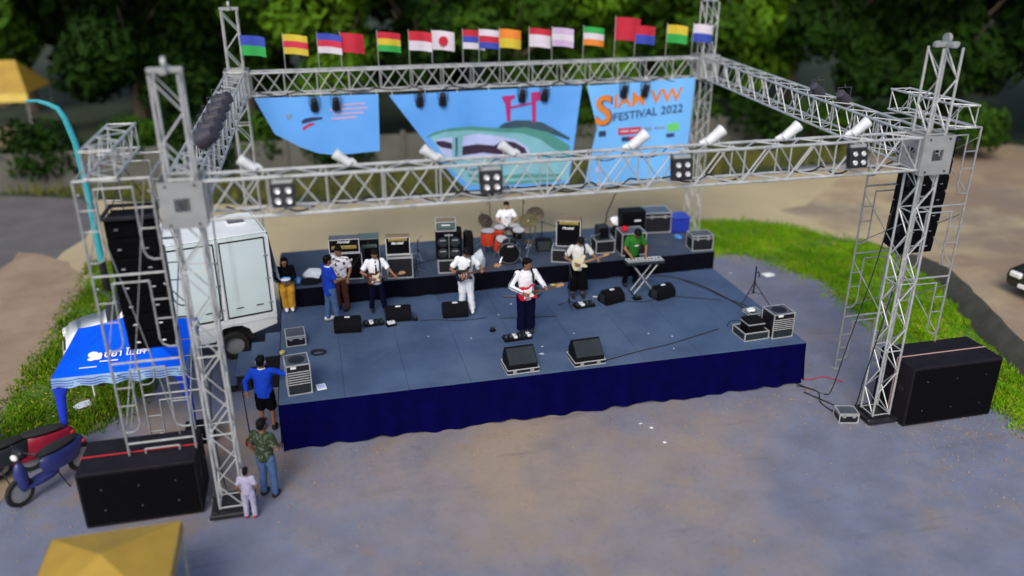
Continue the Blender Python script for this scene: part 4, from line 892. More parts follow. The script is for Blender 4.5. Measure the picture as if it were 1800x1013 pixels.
# ------------------------------------------------------------------ backline and cases
def flight_case(label, loc, rz, w_, d, h, top='case_top', group=None, latches=True, lid=True, name='flight_case', slats=0, label_card=False, dish=False):
    """w_ along X, front on -Y; origin at the front-bottom middle"""
    t = thing(name, label, 'case', loc, rz, group); a = w_/2; e = .011
    MB().box(-a+e, a-e, e, d-e, e, h-e).build('body', 'laminate', t)
    MB().box(-a+2*e, a-2*e, 2*e, d-2*e, h-e+.0005, h-e+.004).build('top_panel', top, t)
    for z in (e, h-e):
        for y in (e, d-e): MB().box(-a+2*e, a-2*e, y-e, y+e, z-e, z+e).build('edge_trim', 'aluminium', t)
        for x in (-a+e, a-e): MB().box(x-e, x+e, 0, d, z-e, z+e).build('edge_trim', 'aluminium', t)
    for x in (-a+e, a-e):
        for y in (e, d-e): MB().box(x-e, x+e, y-e, y+e, 2*e, h-2*e).build('edge_trim', 'aluminium', t)
    if lid:
        zl = h*.80; MB().box(-a+2*e, a-2*e, .001, .010, zl-.012, zl+.012).build('lid_rim', 'aluminium', t); MB().box(-a+.001, -a+.010, 2*e, d-2*e, zl-.012, zl+.012).build('lid_rim', 'aluminium', t); MB().box(a-.010, a-.001, 2*e, d-2*e, zl-.012, zl+.012).build('lid_rim', 'aluminium', t)
        if latches:
            for x in (-a*.5, a*.5): MB().cbox(x-.035, x+.035, -.008, .0005, zl-.05, zl+.05, .004).build('latch', 'galvanised', t)
    for x in (-a+.02, a-.02):
        for y in (.02, d-.02):
            for z in (.02, h-.02): link('corner', shared('corner', lambda: MB().sph((0,0,0), .024, 8, 6).mesh('corner', 'galvanised')), t, (x, y, z))
    for k in range(slats):
        z = h*(.36+.48*k/slats); MB().cbox(-a+.03, a-.03, -.006, .009, z-.009, z+.009, .003).build('rack_rail', 'aluminium', t)
    if slats: MB().cbox(-a+.03, a-.03, -.004, .009, .05, h*.30, .003).build('rack_panel', 'grille_dark', t)
    if label_card: MB().box(-a*.6, -a*.15, -.002, .0095, h*.88, h*.95).build('label_card', 'paper', t)
    if dish: MB().lathe([(min(w_,d)*.34,0),(min(w_,d)*.34,.006),(min(w_,d)*.25,.008),(0.01,.008)], 18, Matrix.Translation((0, d/2, h-.006))).build('top_dish', 'laminate', t)
    return t
def amp(label, loc, rz, w_, d, h, top='tolex_grey', panel='gold_panel', pz=.80, ph=.13, script=True, wedge=0.0, trim='white_print', name='guitar_amplifier'):
    t = thing(name, label, 'amplifier', loc, rz); a = w_/2
    pr = [(0,0),(d,0),(d,h),(wedge,h)]
    MB().add([(-a,y,z) for y, z in pr]+[(a,y,z) for y, z in pr], [(0,3,2,1),(4,5,6,7),(0,1,5,4),(1,2,6,5),(2,3,7,6),(3,0,4,7)]).build('cabinet', 'cabinet_black', t)
    tp_ = MB().cbox(-a-.002, a+.002, wedge-.002, d+.002, h+.0005, h+.016, .006).build('top_cover', top, t)
    MB().box(-a+.04, a-.04, -.008+wedge*.3, -.001+wedge*.3, .05, h*(pz-.04 if panel else .94)).build('grille', 'grille_black', t)
    if panel:
        pn = MB().cbox(-a+.06, a-.06, -.014+wedge*.9, .0+wedge*.9, h*pz, h*(pz+ph), .004).build('control_panel', panel, t)
        for k in range(7): MB().cyl((-a+.12+k*(w_-.24)/6, -.032+wedge*.9, h*(pz+ph/2)), (-a+.12+k*(w_-.24)/6, -.014+wedge*.9, h*(pz+ph/2)), .013, n=8).build('knob', 'steel_black', pn)
    for x in (-a, a): MB().cbox(x-.007, x+.007, -.007+0, .004, .0, h, .002).build('piping', trim, t)
    MB().cbox(-a+.008, a-.008, -.0065+wedge, .004+wedge, h-.006, h+.004, .002).build('piping', trim, t); MB().cbox(-a+.008, a-.008, -.0065, .004, 0.002, .012, .002).build('piping', trim, t)
    if script:
        me = shared('script', lambda: text_mesh('Marshall', .085, 'white_print', .35, .003, .002))
        link('lettering', me, t, (-.16, -.014+wedge*.3, h*(pz-.16) if panel else h*.72), (R(90), 0, 0))
    return t
amp('black speaker cabinet with white script under the gold-panelled amplifier head', (1.60,4.78,ZR), R(-4), .72,.36,.66, panel=None, name='speaker_cabinet')
amp('black amplifier with gold panel on top of the leftmost speaker cabinet', (1.57,4.80,ZR+.678), R(-4), .70,.30,.33, pz=.30, ph=.24, script=False)
link('lettering', shared('script', lambda: None), [o for o in C.objects if o.get('label','').startswith('black amplifier with gold panel on top')][0], (-.16,-.012,.25), (R(90),0,0))
amp('grey-green topped amplifier rack right of the leftmost amplifier stack', (2.18,5.30,ZR), R(-4), .50,.42,.80, top='tolex_green', panel='tolex_green', pz=.72, ph=.10, script=False, trim='plate_grey')
flight_case('black silver-edged case under the brown-topped amplifier', (2.84,4.56,ZR), R(-5), .62,.42,.52, lid=False)
flight_case('thin silver-edged case lid between brown-topped amplifier and its case', (2.84,4.57,ZR+.525), R(-5), .62,.40,.075, lid=False)
amp('brown-topped amplifier with gold panel, second stack from the left', (2.82,4.60,ZR+.602), R(-5), .56,.32,.40, top='tolex_brown', panel='gold_panel', pz=.80, ph=.16, wedge=.05)
flight_case('black silver-edged case under the tall bass speaker cabinet', (4.10,4.60,ZR), R(-7), .66,.50,.34, lid=False)
bc = thing('bass_cabinet', 'tall black bass speaker cabinet with four pale horn reflections', 'speaker cabinet', (4.06,4.66,ZR+.345), R(-7))
MB().cbox(-.32,.32,0,.42,0,.70,.015).build('cabinet', 'cabinet_black', bc); MB().cbox(-.29,.29,-.012,-.001,.03,.67,.006).build('grille', 'grille_black', bc)
for sx in (-.15, .15):
    for z in (.17, .45):
        sp_ = MB().lathe([(.12,0),(.125,.008),(.115,.012),(.05,-.0),(.03,.006),(.0,.007)], 18, Matrix.Translation((sx,-.013,z)) @ Matrix.Rotation(R(90), 4, 'X')).build('speaker_cone', 'grille_dark', bc)
        MB().cbox(sx-.07, sx+.07, -.034, -.026, z+.03, z+.06, .004).build('painted_reflection', 'plate_grey', sp_)  # pale bar modelled in place of a reflection on the cone
MB().box(-.006,.006,-.016,-.0125,.03,.67).build('centre_strip', 'plate_grey', bc); MB().cbox(-.1,.1,-.02,-.0125,.60,.64,.003).build('name_badge', 'plate_grey', bc)
bh = flight_case('bass amplifier head in a silver-edged rack on the tall bass cabinet', (4.0,4.70,ZR+1.048), R(-7), .50,.40,.24, top='tolex_brown', lid=False, name='bass_amplifier_head')
MB().box(-.22,.22,-.003,.009,.03,.20).build('front_panel', 'tolex_green', bh)
for k in range(6): MB().cyl((-.15+k*.06,-.02,.08), (-.15+k*.06,-.004,.08), .012, n=8).build('knob', 'steel_black', bh)
MB().box(-.1,.1,-.006,-.0035,.15,.175).build('name_plate', 'white_print', bh)
ob = thing('soft_amp_cover', 'black padded case standing right of the tall bass cabinet', 'case', (4.58,4.86,ZR), R(-7))
MB().cbox(-.12,.12,0,.36,.0,.88,.05).build('shell', 'cabinet_black', ob); MB().tube([(-.05,.05,.88),(-.04,.12,.93),(-.04,.22,.93),(-.05,.30,.88)], .012, 6).build('handle', 'rubber', ob)
flight_case('black case bottom under the wedge-topped amplifier left of the cream guitarist', (6.98,4.62,ZR), R(-22), .66,.50,.34, lid=False)
amp('tall brown-topped amplifier behind the cream-guitar player', (7.14,4.84,ZR+.345), R(-22), .60,.46,.66, top='tolex_brown', panel='gold_panel', pz=.86, ph=.12, wedge=.06)
flight_case('low black case with silver edges behind the keyboard player at left', (8.22,5.02,ZR), R(-2), .52,.5,.34, lid=False)
mx = thing('monitor_speaker', 'small dark monitor on the low case left of the keyboard player', 'speaker', (8.22,5.12,ZR+.345), R(8))
MB().add([(-.15,0,0),(.15,0,0),(.15,.26,0),(-.15,.26,0),(-.15,.10,.34),(.15,.10,.34),(.15,.30,.34),(-.15,.30,.34)], [(0,3,2,1),(4,5,6,7),(0,1,5,4),(1,2,6,5),(2,3,7,6),(3,0,4,7)]).build('cabinet', 'grille_dark', mx)
MB().box(-.13,.13,-.006,-.001,.03,.3, Matrix.Rotation(R(-16), 4, 'X')).build('grille', 'grille_black', mx); MB().tube([(-.06,.15,.345),(-.05,.17,.37),(.05,.17,.37),(.06,.15,.345)], .01, 6).build('handle', 'rubber', mx)
flight_case('upright open silver-edged case directly behind the keyboard player', (8.88,4.70,ZR), R(-2), .66,.55,.60, lid=False)
ka = amp('large black keyboard amplifier with pale badge behind the keyboard player', (9.30,5.85,ZR), R(-3), .66,.40,.78, top='cabinet_black', panel=None, script=False, trim='cabinet_black')
MB().cbox(.02,.20,-.012,-.008,.52,.56,.002).build('badge', 'white_print', ka)
def crumple(name, label, cat, loc, size, material, seed, n=18):
    rnd = random.Random(seed); bm = bmesh.new(); bmesh.ops.create_icosphere(bm, subdivisions=4, radius=1)
    ds = [(V((rnd.gauss(0,1), rnd.gauss(0,1), rnd.gauss(0,1))).normalized(), rnd.uniform(.6, .95)) for _ in range(n)]
    for v in bm.verts:
        for d, q in ds:
            k = v.co.dot(d)
            if k > q: v.co -= d*(k-q)*.9
        v.co = V((v.co.x*size[0], v.co.y*size[1], max(-.55, v.co.z)*size[2]+.55*size[2]))
    me = bpy.data.meshes.new(name); bm.to_mesh(me); bm.free(); me.polygons.foreach_set('use_smooth', [True]*len(me.polygons)); me.set_sharp_from_angle(angle=R(22)); me.materials.append(MATS[material])
    return tag(link(name, me, None, loc), label, cat)
crumple('cloth_bundle', 'white cloth bundle beside the keyboard amplifier', 'cloth', (9.02,6.35,ZR+.30), (.24,.2,.18), 'cloth_white', 3)
crumple('storage_bag', 'black bag under the white cloth bundle', 'bag', (9.02,6.35,ZR), (.22,.2,.22), 'cabinet_black', 4)
crumple('cloth_bundle', 'red cloth on the open case behind the keyboard player', 'cloth', (8.72,5.0,ZR+.60), (.12,.12,.08), 'cloth_red', 5)
flight_case('largest black flight case with silver edges at the back right of the riser', (10.18,6.22,ZR), R(-6), .76,.66,.58)
cb = thing('storage_crate', 'blue plastic box beside the largest flight case', 'box', (10.80,6.05,ZR), R(-4))
MB().cbox(-.25,.25,0,.52,0,.40,.03).build('box', 'plastic_blue', cb); MB().cbox(-.27,.27,-.02,.54,.401,.45,.02).build('lid', 'plastic_blue', cb); MB().cbox(-.08,.08,-.03,-.0205,.40,.44,.006).build('latch', 'plastic_blue', cb)
crumple('shoe_bag', 'small crumpled blue and white bag on the riser by the blue box', 'bag', (10.55,5.68,ZR), (.10,.16,.07), 'bowl_blue', 8)
flight_case('small flight case at the front right corner of the riser', (10.76,4.60,ZR), R(-4), .58,.46,.42)
bs = thing('boom_pole', 'long slanting black pole behind the keyboard amplifier', 'pole', (8.85,6.85,ZR))
MB().tube([(0,0,0),(.05,.02,.45),(.42,.05,1.35)], .018, 7).build('pole', 'steel_black', bs); MB().cyl((0,0,0),(0,0,.02),.14, n=14).build('base', 'steel_black', bs)
# bags on the riser behind the seated person
crumple('plastic_bag', 'white plastic bag heaped on the riser by the seated person', 'bag', (.80,4.98,ZR+.05), (.26,.2,.17), 'plastic_bag', 11)
crumple('backpack', 'black backpack under the white plastic bag on the riser', 'bag', (.72,4.78,ZR), (.30,.2,.08), 'cabinet_black', 12)
crumple('plastic_bag', 'small blue and white bag between seated person and plastic bag', 'bag', (.42,4.80,ZR), (.11,.11,.12), 'bowl_blue', 13)
crumple('pillow', 'white pillow propped at the truck corner behind the seated person', 'pillow', (-.02,4.95,ZR), (.14,.08,.22), 'cloth_white', 14)
crumple('plastic_bag', 'tall white plastic cover standing behind the player in white', 'bag', (4.84,4.76,ZR), (.17,.12,.36), 'plastic_bag', 15)

# ------------------------------------------------------------------ stands
def mic_stand(label, loc, rz, h, boom=None, material='steel_black', legs=.26, mic=True, tip=.14, name='microphone_stand', chromelegs=False):
    t = thing(name, label, 'microphone stand', loc, rz)
    lm = 'chrome' if chromelegs else material
    bar(t, (0,0,tip), (0,0,h), .011, 'pole', material); MB().cyl((0,0,tip-.03),(0,0,tip+.06),.024,n=10).build('hub', 'steel_black', t)
    for k in range(3):
        a = k*2*math.pi/3+.4; bar(t, (0,0,tip), (math.cos(a)*legs, math.sin(a)*legs, .012), .009, 'leg', lm)
    if boom:
        p0, p1 = V((0,0,h)), V(boom); d = (p1-p0).normalized(); bar(t, p0-d*.22, p1, .008, 'boom', 'chrome' if chromelegs else material); MB().sph(p0, .02, 8, 6).build('clutch', 'steel_black', t); end = p1
    else: d = V((0,-.3,1)).normalized(); end = V((0,0,h))
    if mic: MB().cyl(end, end+d*.13, .011, .016, 8).sph(end+d*.15, .024, 10, 7).build('microphone', 'steel_black', t)
    return t
mic_stand('microphone stand in front of the brown-topped amplifier', (3.25,4.72,ZR), 0, .42, (-.40,-.05,.62), chromelegs=True)
mic_stand('low microphone stand left of the tall bass cabinet', (3.45,5.9,ZR), R(20), .45, (-.35,-.2,.30), chromelegs=True)
mic_stand('microphone stand aimed at the leftmost amplifier stack', (2.02,4.72,ZR), R(10), .75, (-.30,-.05,.40))
mic_stand('tall thin microphone stand right of the drums', (6.80,6.10,ZR), 0, .62, (.30,-.08,.52))
mic_stand('straight microphone stand behind the wedge-topped amplifier', (7.35,6.3,ZR), 0, .70, mic=False)
mic_stand('overhead microphone stand left of the drummer', (5.52,6.72,ZR), 0, 1.15, (.10,-.1,1.38))
mic_stand('overhead microphone stand right of the drummer', (6.45,6.78,ZR), 0, 1.10, (-.08,-.1,1.32))
mic_stand('microphone stand in front of the player with the cream guitar', (6.62,3.02,ZS), R(10), .98, (.0,.16,1.28))
mic_stand('microphone stand aimed at the amplifier right of the cream guitarist', (7.85,5.0,ZR), 0, .50, (-.42,-.1,.42), chromelegs=True)
tr = thing('tripod_stand', 'tall black tripod stand at the right of the stage deck', 'stand', (10.93,2.15,ZS))
bar(tr, (0,0,.28), (0,0,.96), .019, 'pole', 'steel_black')
for k in range(3):
    a = R(200)+k*2*math.pi/3; bar(tr, (0,0,.56), (math.cos(a)*.42, math.sin(a)*.42, .015), .013, 'leg', 'steel_black'); bar(tr, (0,0,.30), (math.cos(a)*.21, math.sin(a)*.21, .285), .008, 'strut', 'steel_black')
MB().cyl((0,0,.52),(0,0,.60),.028,n=10).cyl((0,0,.27),(0,0,.33),.026,n=10).build('collar', 'steel_black', tr); MB().tube([(0,0,.80),(.06,-.02,.82),(.09,-.03,.74),(.07,-.03,.68)], .016, 6).build('hook', 'steel_black', tr)

# ------------------------------------------------------------------ drums
def drum(name, label, loc, r, h, shell, rot=(0,0,0), legs=None, head='drum_head', lugs=6, cat='drum'):
    t = thing(name, label, cat, loc); M = Euler(rot).to_matrix().to_4x4(); M.translation = (0,0,h/2+(legs or 0))
    MB().lathe([(r*.97,-h/2),(r*.975,-h/2+.01),(r*.975,h/2-.01),(r*.97,h/2)], 26, M).build('shell', shell, t)
    for z in (-h/2, h/2): MB().lathe([(r*.96,z-.012),(r*1.02,z-.012),(r*1.02,z+.012),(r*.96,z+.012)], 26, M).build('hoop', 'chrome', t)
    MB().lathe([(r*.96,h/2+.001),(.01,h/2+.004)], 26, M).build('drum_head', head, t)
    for k in range(lugs):
        a = k*2*math.pi/lugs; MB().cbox(math.cos(a)*r-.012, math.cos(a)*r+.012, math.sin(a)*r-.012, math.sin(a)*r+.012, -h*.28, h*.28, .006, M).build('lug', 'chrome', t)
    if legs:
        for k in range(3): a = k*2.09+.5; bar(t, (math.cos(a)*r*1.03, math.sin(a)*r*1.03, 0), (math.cos(a)*r*1.03, math.sin(a)*r*1.03, legs+h*.5), .009, 'leg', 'chrome')
    return t
drum('floor_tom', 'large red floor tom at the left of the drum kit', (5.26,5.72,ZR), .20, .36, 'drum_red', legs=.26)
drum('floor_tom', 'second red floor tom in front, beside the bass drum', (5.50,5.30,ZR), .17, .32, 'drum_red', rot=(R(18),R(8),0), legs=.22)
drum('rack_tom', 'small red rack tom on the drum kit', (5.53,5.62,ZR+.56), .14, .18, 'drum_red', rot=(R(10),0,0))
bd = drum('bass_drum', 'black bass drum with a ring on its front head', (5.64,4.98,ZR+.06), .27, .38, 'drum_black', rot=(R(90),0,R(-14)), head='drum_black', lugs=8)
for o in bd.children: o.location.z -= .0
M = Matrix.Translation((.0,0,.25)) @ Euler((R(90),0,R(-14))).to_matrix().to_4x4()
for c in list(bd.children): c.location = (0, .0, .06)
MB().lathe([(.085,.198),(.10,.198),(.10,.204),(.085,.204)], 20, Matrix.Translation((.08,0,-.0)) @ Matrix.Translation((0,0,.25)) @ Euler((R(90),0,R(-14))).to_matrix().to_4x4()).build('port_ring', 'plate_grey', bd)
MB().cbox(-.10,.06,-.215,-.20,.42,.46,.004).build('head_print', 'drum_head', bd)
for sx in (-.2, .2): bar(bd, (sx,-.12,.18), (sx*1.7,-.26,-.055), .01, 'spur', 'chrome')
drum('rack_tom', 'black rack tom right of the bass drum', (5.98,5.42,ZR+.50), .15, .20, 'drum_black', rot=(R(14),0,0))
sn = drum('snare_drum', 'chrome snare drum in front of the drummer', (6.02,5.85,ZR+.52), .17, .14, 'chrome')
for k in range(3): bar(sn, (0,0,-.2), (math.cos(k*2.1)*.2, math.sin(k*2.1)*.2, -.51), .01, 'leg', 'chrome')
bar(sn, (0,0,-.2), (0,0,.02), .012, 'stem', 'chrome')
def cymbal(label, loc, r, h, tilt, rz, material='brass', boom=None):
    t = thing('cymbal_stand', label, 'cymbal', loc, rz)
    bar(t, (0,0,.2), (0,0,h), .011, 'pole', 'chrome')
    for k in range(3): bar(t, (0,0,.26), (math.cos(k*2.1)*.24, math.sin(k*2.1)*.24, .012), .009, 'leg', 'chrome')
    top = V((0,0,h))
    if boom: bar(t, (0,0,h), boom, .008, 'boom', 'chrome'); top = V(boom)
    M = Matrix.Translation(top) @ Euler((tilt,0,0)).to_matrix().to_4x4()
    MB().lathe([(.006,.030),(.03,.026),(.045,.010),(r*.6,.004),(r,-.006),(r,-.008),(r*.6,.001),(.045,.006)], 28, M).build('cymbal', material, t)
    MB().cyl((0,0,.025),(0,0,.06),.012,n=8,M=M).build('wing_nut', 'chrome', t)
cymbal('dark tilted cymbal at the left of the drum kit', (5.18,6.05,ZR), .21, .66, R(48), R(25), 'dark_brass', (.06,-.05,.80))
cymbal('brass ride cymbal at the right of the drum kit', (6.42,5.86,ZR), .25, .72, R(26), R(-12), 'brass', (-.06,-.08,.80))
cymbal('dark crash cymbal behind the brass ride cymbal', (6.62,6.12,ZR), .24, .74, R(40), R(-20), 'dark_brass', (.0,-.05,.86))
cymbal('low hi-hat cymbals right of the bass drum', (6.22,5.25,ZR), .15, .42, R(8), R(0), 'dark_brass')
mic_stand('music stand with dark tray left of the drummer', (5.42,6.38,ZR), R(20), .72, (-.30,-.06,.98), mic=False)
dm = thing('drum_monitor', 'small black drum monitor at the right of the drums', 'speaker', (6.72,5.52,ZR), R(-6))
MB().add([(-.20,0,0),(.20,0,0),(.20,.30,0),(-.20,.30,0),(-.20,.12,.28),(.20,.12,.28),(.20,.30,.28),(-.20,.30,.28)], [(0,3,2,1),(4,5,6,7),(0,1,5,4),(1,2,6,5),(2,3,7,6),(3,0,4,7)]).build('cabinet', 'cabinet_black', dm); MB().box(-.17,.17,-.006,-.001,.03,.26, Matrix.Rotation(R(-23), 4, 'X')).build('grille', 'grille_dark', dm)
sl_ = thing('drum_stool', 'round black drum stool under the drummer', 'stool', (5.90,6.42,ZR))
MB().lathe([(.02,.40),(.15,.40),(.165,.43),(.165,.47),(.14,.49),(.02,.495)], 20).build('seat', 'rubber', sl_); bar(sl_, (0,0,.12), (0,0,.40), .016, 'post', 'chrome')
for k in range(3): bar(sl_, (0,0,.2), (math.cos(k*2.1)*.22, math.sin(k*2.1)*.22, .01), .011, 'leg', 'chrome')

# ------------------------------------------------------------------ keyboard, wedges, pedals, cases on the deck
kb = thing('keyboard', 'white-keyed electronic keyboard on a crossed stand', 'keyboard', (8.62,3.38,ZS+.80), R(-2))
MB().cbox(-.48,.48,-.15,.15,0,.075,.012).build('case', 'grille_dark', kb)
for k in range(36):
    x = -.45+k*.9/36; link('white_key', shared('wkey', lambda: MB().cbox(.001,.024,-.02,.13,0,.012,.002).mesh('white_key','key_white')), kb, (x, 0, .076))
    if k % 7 in (0,1,3,4,5): link('black_key', shared('bkey', lambda: MB().cbox(-.007,.007,-.018,.075,0,.011,.002).mesh('black_key','steel_black')), kb, (x+.025, 0, .0885))
MB().cbox(-.46,.46,-.145,-.03,.076,.088,.004).build('control_panel', 'plate_grey', kb)
ks = thing('keyboard_stand', 'silver crossed-leg stand under the keyboard', 'stand', (8.62,3.38,ZS), R(-2))
for y in (-.12, .12):
    bar(ks, (-.27,y,.03), (.30,y,.78), .016, 'leg', 'aluminium'); bar(ks, (.27,y-.035,.03), (-.30,y-.035,.78), .016, 'leg', 'aluminium')
for x, z in ((-.27,.03),(.27,.03),(.30,.78),(-.30,.78)): bar(ks, (x,-.2,z), (x,.2,z), .018, 'crossbar', 'steel_black')
MB().cyl((0,-.17,.405),(0,.14,.405),.022,n=10).build('pivot_bolt', 'steel_black', ks)
def wedge(label, loc, rz, w_=.58, d=.40, h=.31, flip=False):
    t = thing('stage_monitor', label, 'monitor', loc, rz, 'round-backed stage monitors'); a = w_/2
    pr = [(-d/2,.02),(-d/2+.03,0),(d/2-.03,0),(d/2,.03),(d/2,.10),(.06,h),(-.04,h),(-d/2+.02,h*.72),(-d/2-.01,h*.4)]
    n = len(pr); MB().add([(-a,y,z) for y, z in pr]+[(a,y,z) for y, z in pr], [tuple(range(n-1,-1,-1)), tuple(range(n,2*n))]+[(k,(k+1)%n,n+(k+1)%n,n+k) for k in range(n)]).build('cabinet', 'cabinet_black', t, smooth=40)
    al = math.atan2(h-.10, d/2-.06)
    MB().box(-a+.03,a-.03,.085,d/2-.02,0,.008, Matrix.Translation((0,.0,.0))).build('grille', 'grille_dark', t, (0,.0,h-.045), (-al,0,0)) if False else None
    MB().add([(-a+.03,.07,h-.008),(a-.03,.07,h-.008),(a-.03,d/2-.005,.105),(-a+.03,d/2-.005,.105)], [(0,1,2,3)], Matrix.Translation((0,.008,.006))).build('grille', 'grille_dark', t, smooth=0)
    MB().cbox(-.06,.06,-.05,.02,h+.001,h+.010,.004).build('handle_label', 'white_print', t)
    for x in (-a-.006, a+.006): MB().cbox(x-.005,x+.005,-.10,.10,.04,h*.8,.004).build('end_cap', 'grille_dark', t)
wedge('round-backed black stage monitor in front of the man in blue', (1.46,2.98,ZS), R(-6))
wedge('round-backed black stage monitor right of the tie-wearing guitarist', (2.62,3.30,ZS), R(-4))
wedge('round-backed black stage monitor at the feet of the player in white', (3.92,3.20,ZS), R(-4))
wedge('black stage monitor in front of the keyboard player', (7.70,3.08,ZS), R(16), .52)
wedge('rightmost round-backed black stage monitor on the deck', (9.0,3.06,ZS), R(20), .52)
for lb, x in (('left of the pair of tray-mounted wedge monitors at the stage front edge', 4.76), ('right of the pair of tray-mounted wedge monitors at the stage front edge', 6.17)):
    t = thing('wedge_monitor', lb, 'monitor', (x, .36, ZS), R(2), 'wedge monitors on silver trays'); a = .33
    MB().cbox(-a,a,-.26,.26,.012,.085,.006).build('tray', 'laminate', t)
    for y in (-.26, .26): MB().cbox(-a-.008,a+.008,y-.012,y+.012,.0,.02,.004).cbox(-a-.008,a+.008,y-.012,y+.012,.085,.105,.004).build('tray_edge', 'aluminium', t)
    for x2 in (-a, a): MB().cbox(x2-.012,x2+.012,-.247,.247,.0,.02,.004).cbox(x2-.012,x2+.012,-.247,.247,.085,.105,.004).build('tray_edge', 'aluminium', t)
    for x2 in (-.18, .18): MB().cbox(x2-.04,x2+.04,-.276,-.262,.025,.08,.004).build('latch', 'galvanised', t)
    pr = [(-.235,.106),(.235,.106),(.24,.22),(.12,.44),(.07,.44),(-.235,.17)]; n = len(pr); b = .305
    MB().add([(-b,y,z) for y, z in pr]+[(b,y,z) for y, z in pr], [tuple(range(n-1,-1,-1)), tuple(range(n,2*n))]+[(k,(k+1)%n,n+(k+1)%n,n+k) for k in range(n)]).build('cabinet', 'cabinet_black', t, smooth=0)
    MB().add([(-b+.02,-.232,.19),(b-.02,-.232,.19),(b-.02,.05,.43),(-b+.02,.05,.43)], [(0,1,2,3)], Matrix.Translation((0,-.008,.010))).build('grille', 'grille_dark', t, smooth=0)
def pedalboard(label, loc, rz, w_, d, cols):
    t = thing('pedal_board', label, 'pedal board', loc, rz)
    MB().cbox(-w_/2,w_/2,-d/2,d/2,0,.045,.008).build('board', 'cabinet_black', t); n = len(cols)
    for k, c in enumerate(cols):
        x = -w_/2+(k+.5)*w_/n; pd = MB().cbox(x-w_/n*.38,x+w_/n*.38,-d*.36,d*.36,.046,.095,.008).build('pedal', c, t)
        MB().cyl((x,-d*.2,.096),(x,-d*.2,.112),.014,n=10).build('foot_switch', 'chrome', pd)
        for s_ in (-1, 1): MB().cyl((x+s_*w_/n*.18,d*.2,.096),(x+s_*w_/n*.18,d*.2,.112),.010,n=8).build('knob', 'steel_black', pd)
pedalboard('pedal board at the feet of the tie-wearing guitarist', (2.04,3.12,ZS), R(4), .46, .24, ['steel_black','white_print','steel_black','grille_dark'])
pedalboard('white effects pedal in front of the tie-wearing guitarist', (2.42,2.98,ZS), R(12), .22, .16, ['white_print'])
pedalboard('long pedal board with white pedals in front of the red guitar player', (5.02,1.66,ZS), R(4), .62, .26, ['steel_black','steel_black','white_print','steel_black','grille_dark','white_print'])
pedalboard('pedal board at the feet of the cream guitar player', (6.98,2.96,ZS), R(6), .50, .26, ['steel_black','white_print','grille_dark','steel_black'])
pedalboard('single small pedal lying left of the long pedal board', (4.58,2.14,ZS), R(20), .12, .10, ['grille_dark'])
pedalboard('small sustain pedal under the keyboard stand', (8.36,3.05,ZS), R(10), .2, .16, ['steel_black'])
pedalboard('small black pedal right of the second stage monitor', (2.98,3.12,ZS), R(0), .12, .10, ['grille_dark'])
flight_case('small low flight case at the left edge of the deck', (.34,2.40,ZS), R(4), .42,.46,.24, lid=True)
flight_case('equipment rack case with silver rails at the front left corner', (.41,.28,ZS), R(6), .46,.50,.64, lid=False, slats=6, label_card=True, dish=True)
flight_case('equipment rack case with silver rails at the front right corner', (10.66,.32,ZS), R(3), .52,.48,.58, lid=False, slats=6, label_card=True, dish=True)
ty = thing('case_tray', 'open silver-edged case tray beside the right rack case', 'case', (10.06,.36,ZS), R(3))
MB().box(-.29,.29,0,.5,0,.012).build('floor', 'laminate', ty)
for x0, x1, y0, y1 in ((-.29,.29,0,.012),(-.29,.29,.488,.5),(-.29,-.278,.013,.487),(.278,.29,.013,.487)): MB().box(x0,x1,y0,y1,.013,.17).build('side', 'grille_dark', ty)
for x0, x1, y0, y1 in ((-.302,.302,-.012,.013),(-.302,.302,.487,.512),(-.302,-.277,.014,.486),(.277,.302,.014,.486)):
    for z in (.0, .17): MB().box(x0,x1,y0,y1,z,z+.02).build('edge_trim', 'aluminium', ty)
for x in (-.29, .29):
    for y in (0, .5): MB().box(x-.013,x+.013,y-.013,y+.013,.021,.169).build('edge_trim', 'aluminium', ty)
mc = thing('mixer_case', 'black padded case with pale band standing inside the open tray', 'case', (10.12,.50,ZS+.014), R(3))
MB().cbox(-.2,.2,0,.34,0,.27,.02).build('body', 'cabinet_black', mc); MB().cbox(-.21,.21,-.01,.35,.271,.295,.006).build('band', 'plate_grey', mc); MB().cbox(-.205,.205,-.006,.345,.296,.37,.03).build('lid', 'cabinet_black', mc)
bk = thing('wire_tray', 'small silver wire tray with white paper behind the padded case', 'tray', (10.32,1.05,ZS+.0), R(10))
MB().cbox(-.15,.15,-.15,.15,0,.30,.02).build('box', 'tolex_green', bk)
for z in (.31, .36): 
    MB().box(-.17,.17,-.17,-.15,z,z+.015).box(-.17,.17,.15,.17,z,z+.015).box(-.17,-.15,-.149,.149,z,z+.015).box(.15,.17,-.149,.149,z,z+.015).build('rim', 'aluminium', bk)
crumple('crumpled_paper', 'crumpled white paper lying on the wire tray at right', 'paper', (10.25,1.05,ZS+.37), (.11,.10,.05), 'paper', 21)
cs = flight_case('small flight case on the ground beside the right tower base', (11.10,-1.72,0), R(-14), .40,.34,.22, lid=True)
MB().cbox(-.01,.01,-.01,.01,0,.01,.001)
pp = thing('notepad', 'open white notepad lying beside the front left rack case', 'paper', (.80,.48,ZS), R(8))
MB().cbox(-.09,.09,-.11,.11,0,.018,.003).build('pages', 'paper', pp); MB().box(-.07,.07,-.08,.08,.0185,.0205).build('cover_sheet', 'print_lilac', pp)
cc = thing('cable_coil', 'dark coil of cable lying behind the front left rack case', 'cable', (.78,1.95,ZS))
for k in range(4): MB().tube([(math.cos(a*.35)*(.12+.012*k), math.sin(a*.35)*(.09+.01*k), .012+.011*k) for a in range(19)], .009, 6).build('turn', 'rubber', cc)
yl = crumple('work_glove', 'pale yellow glove hanging at the left edge of the deck', 'glove', (.05,2.12,ZS), (.06,.10,.06), 'yellow_soft', 22)

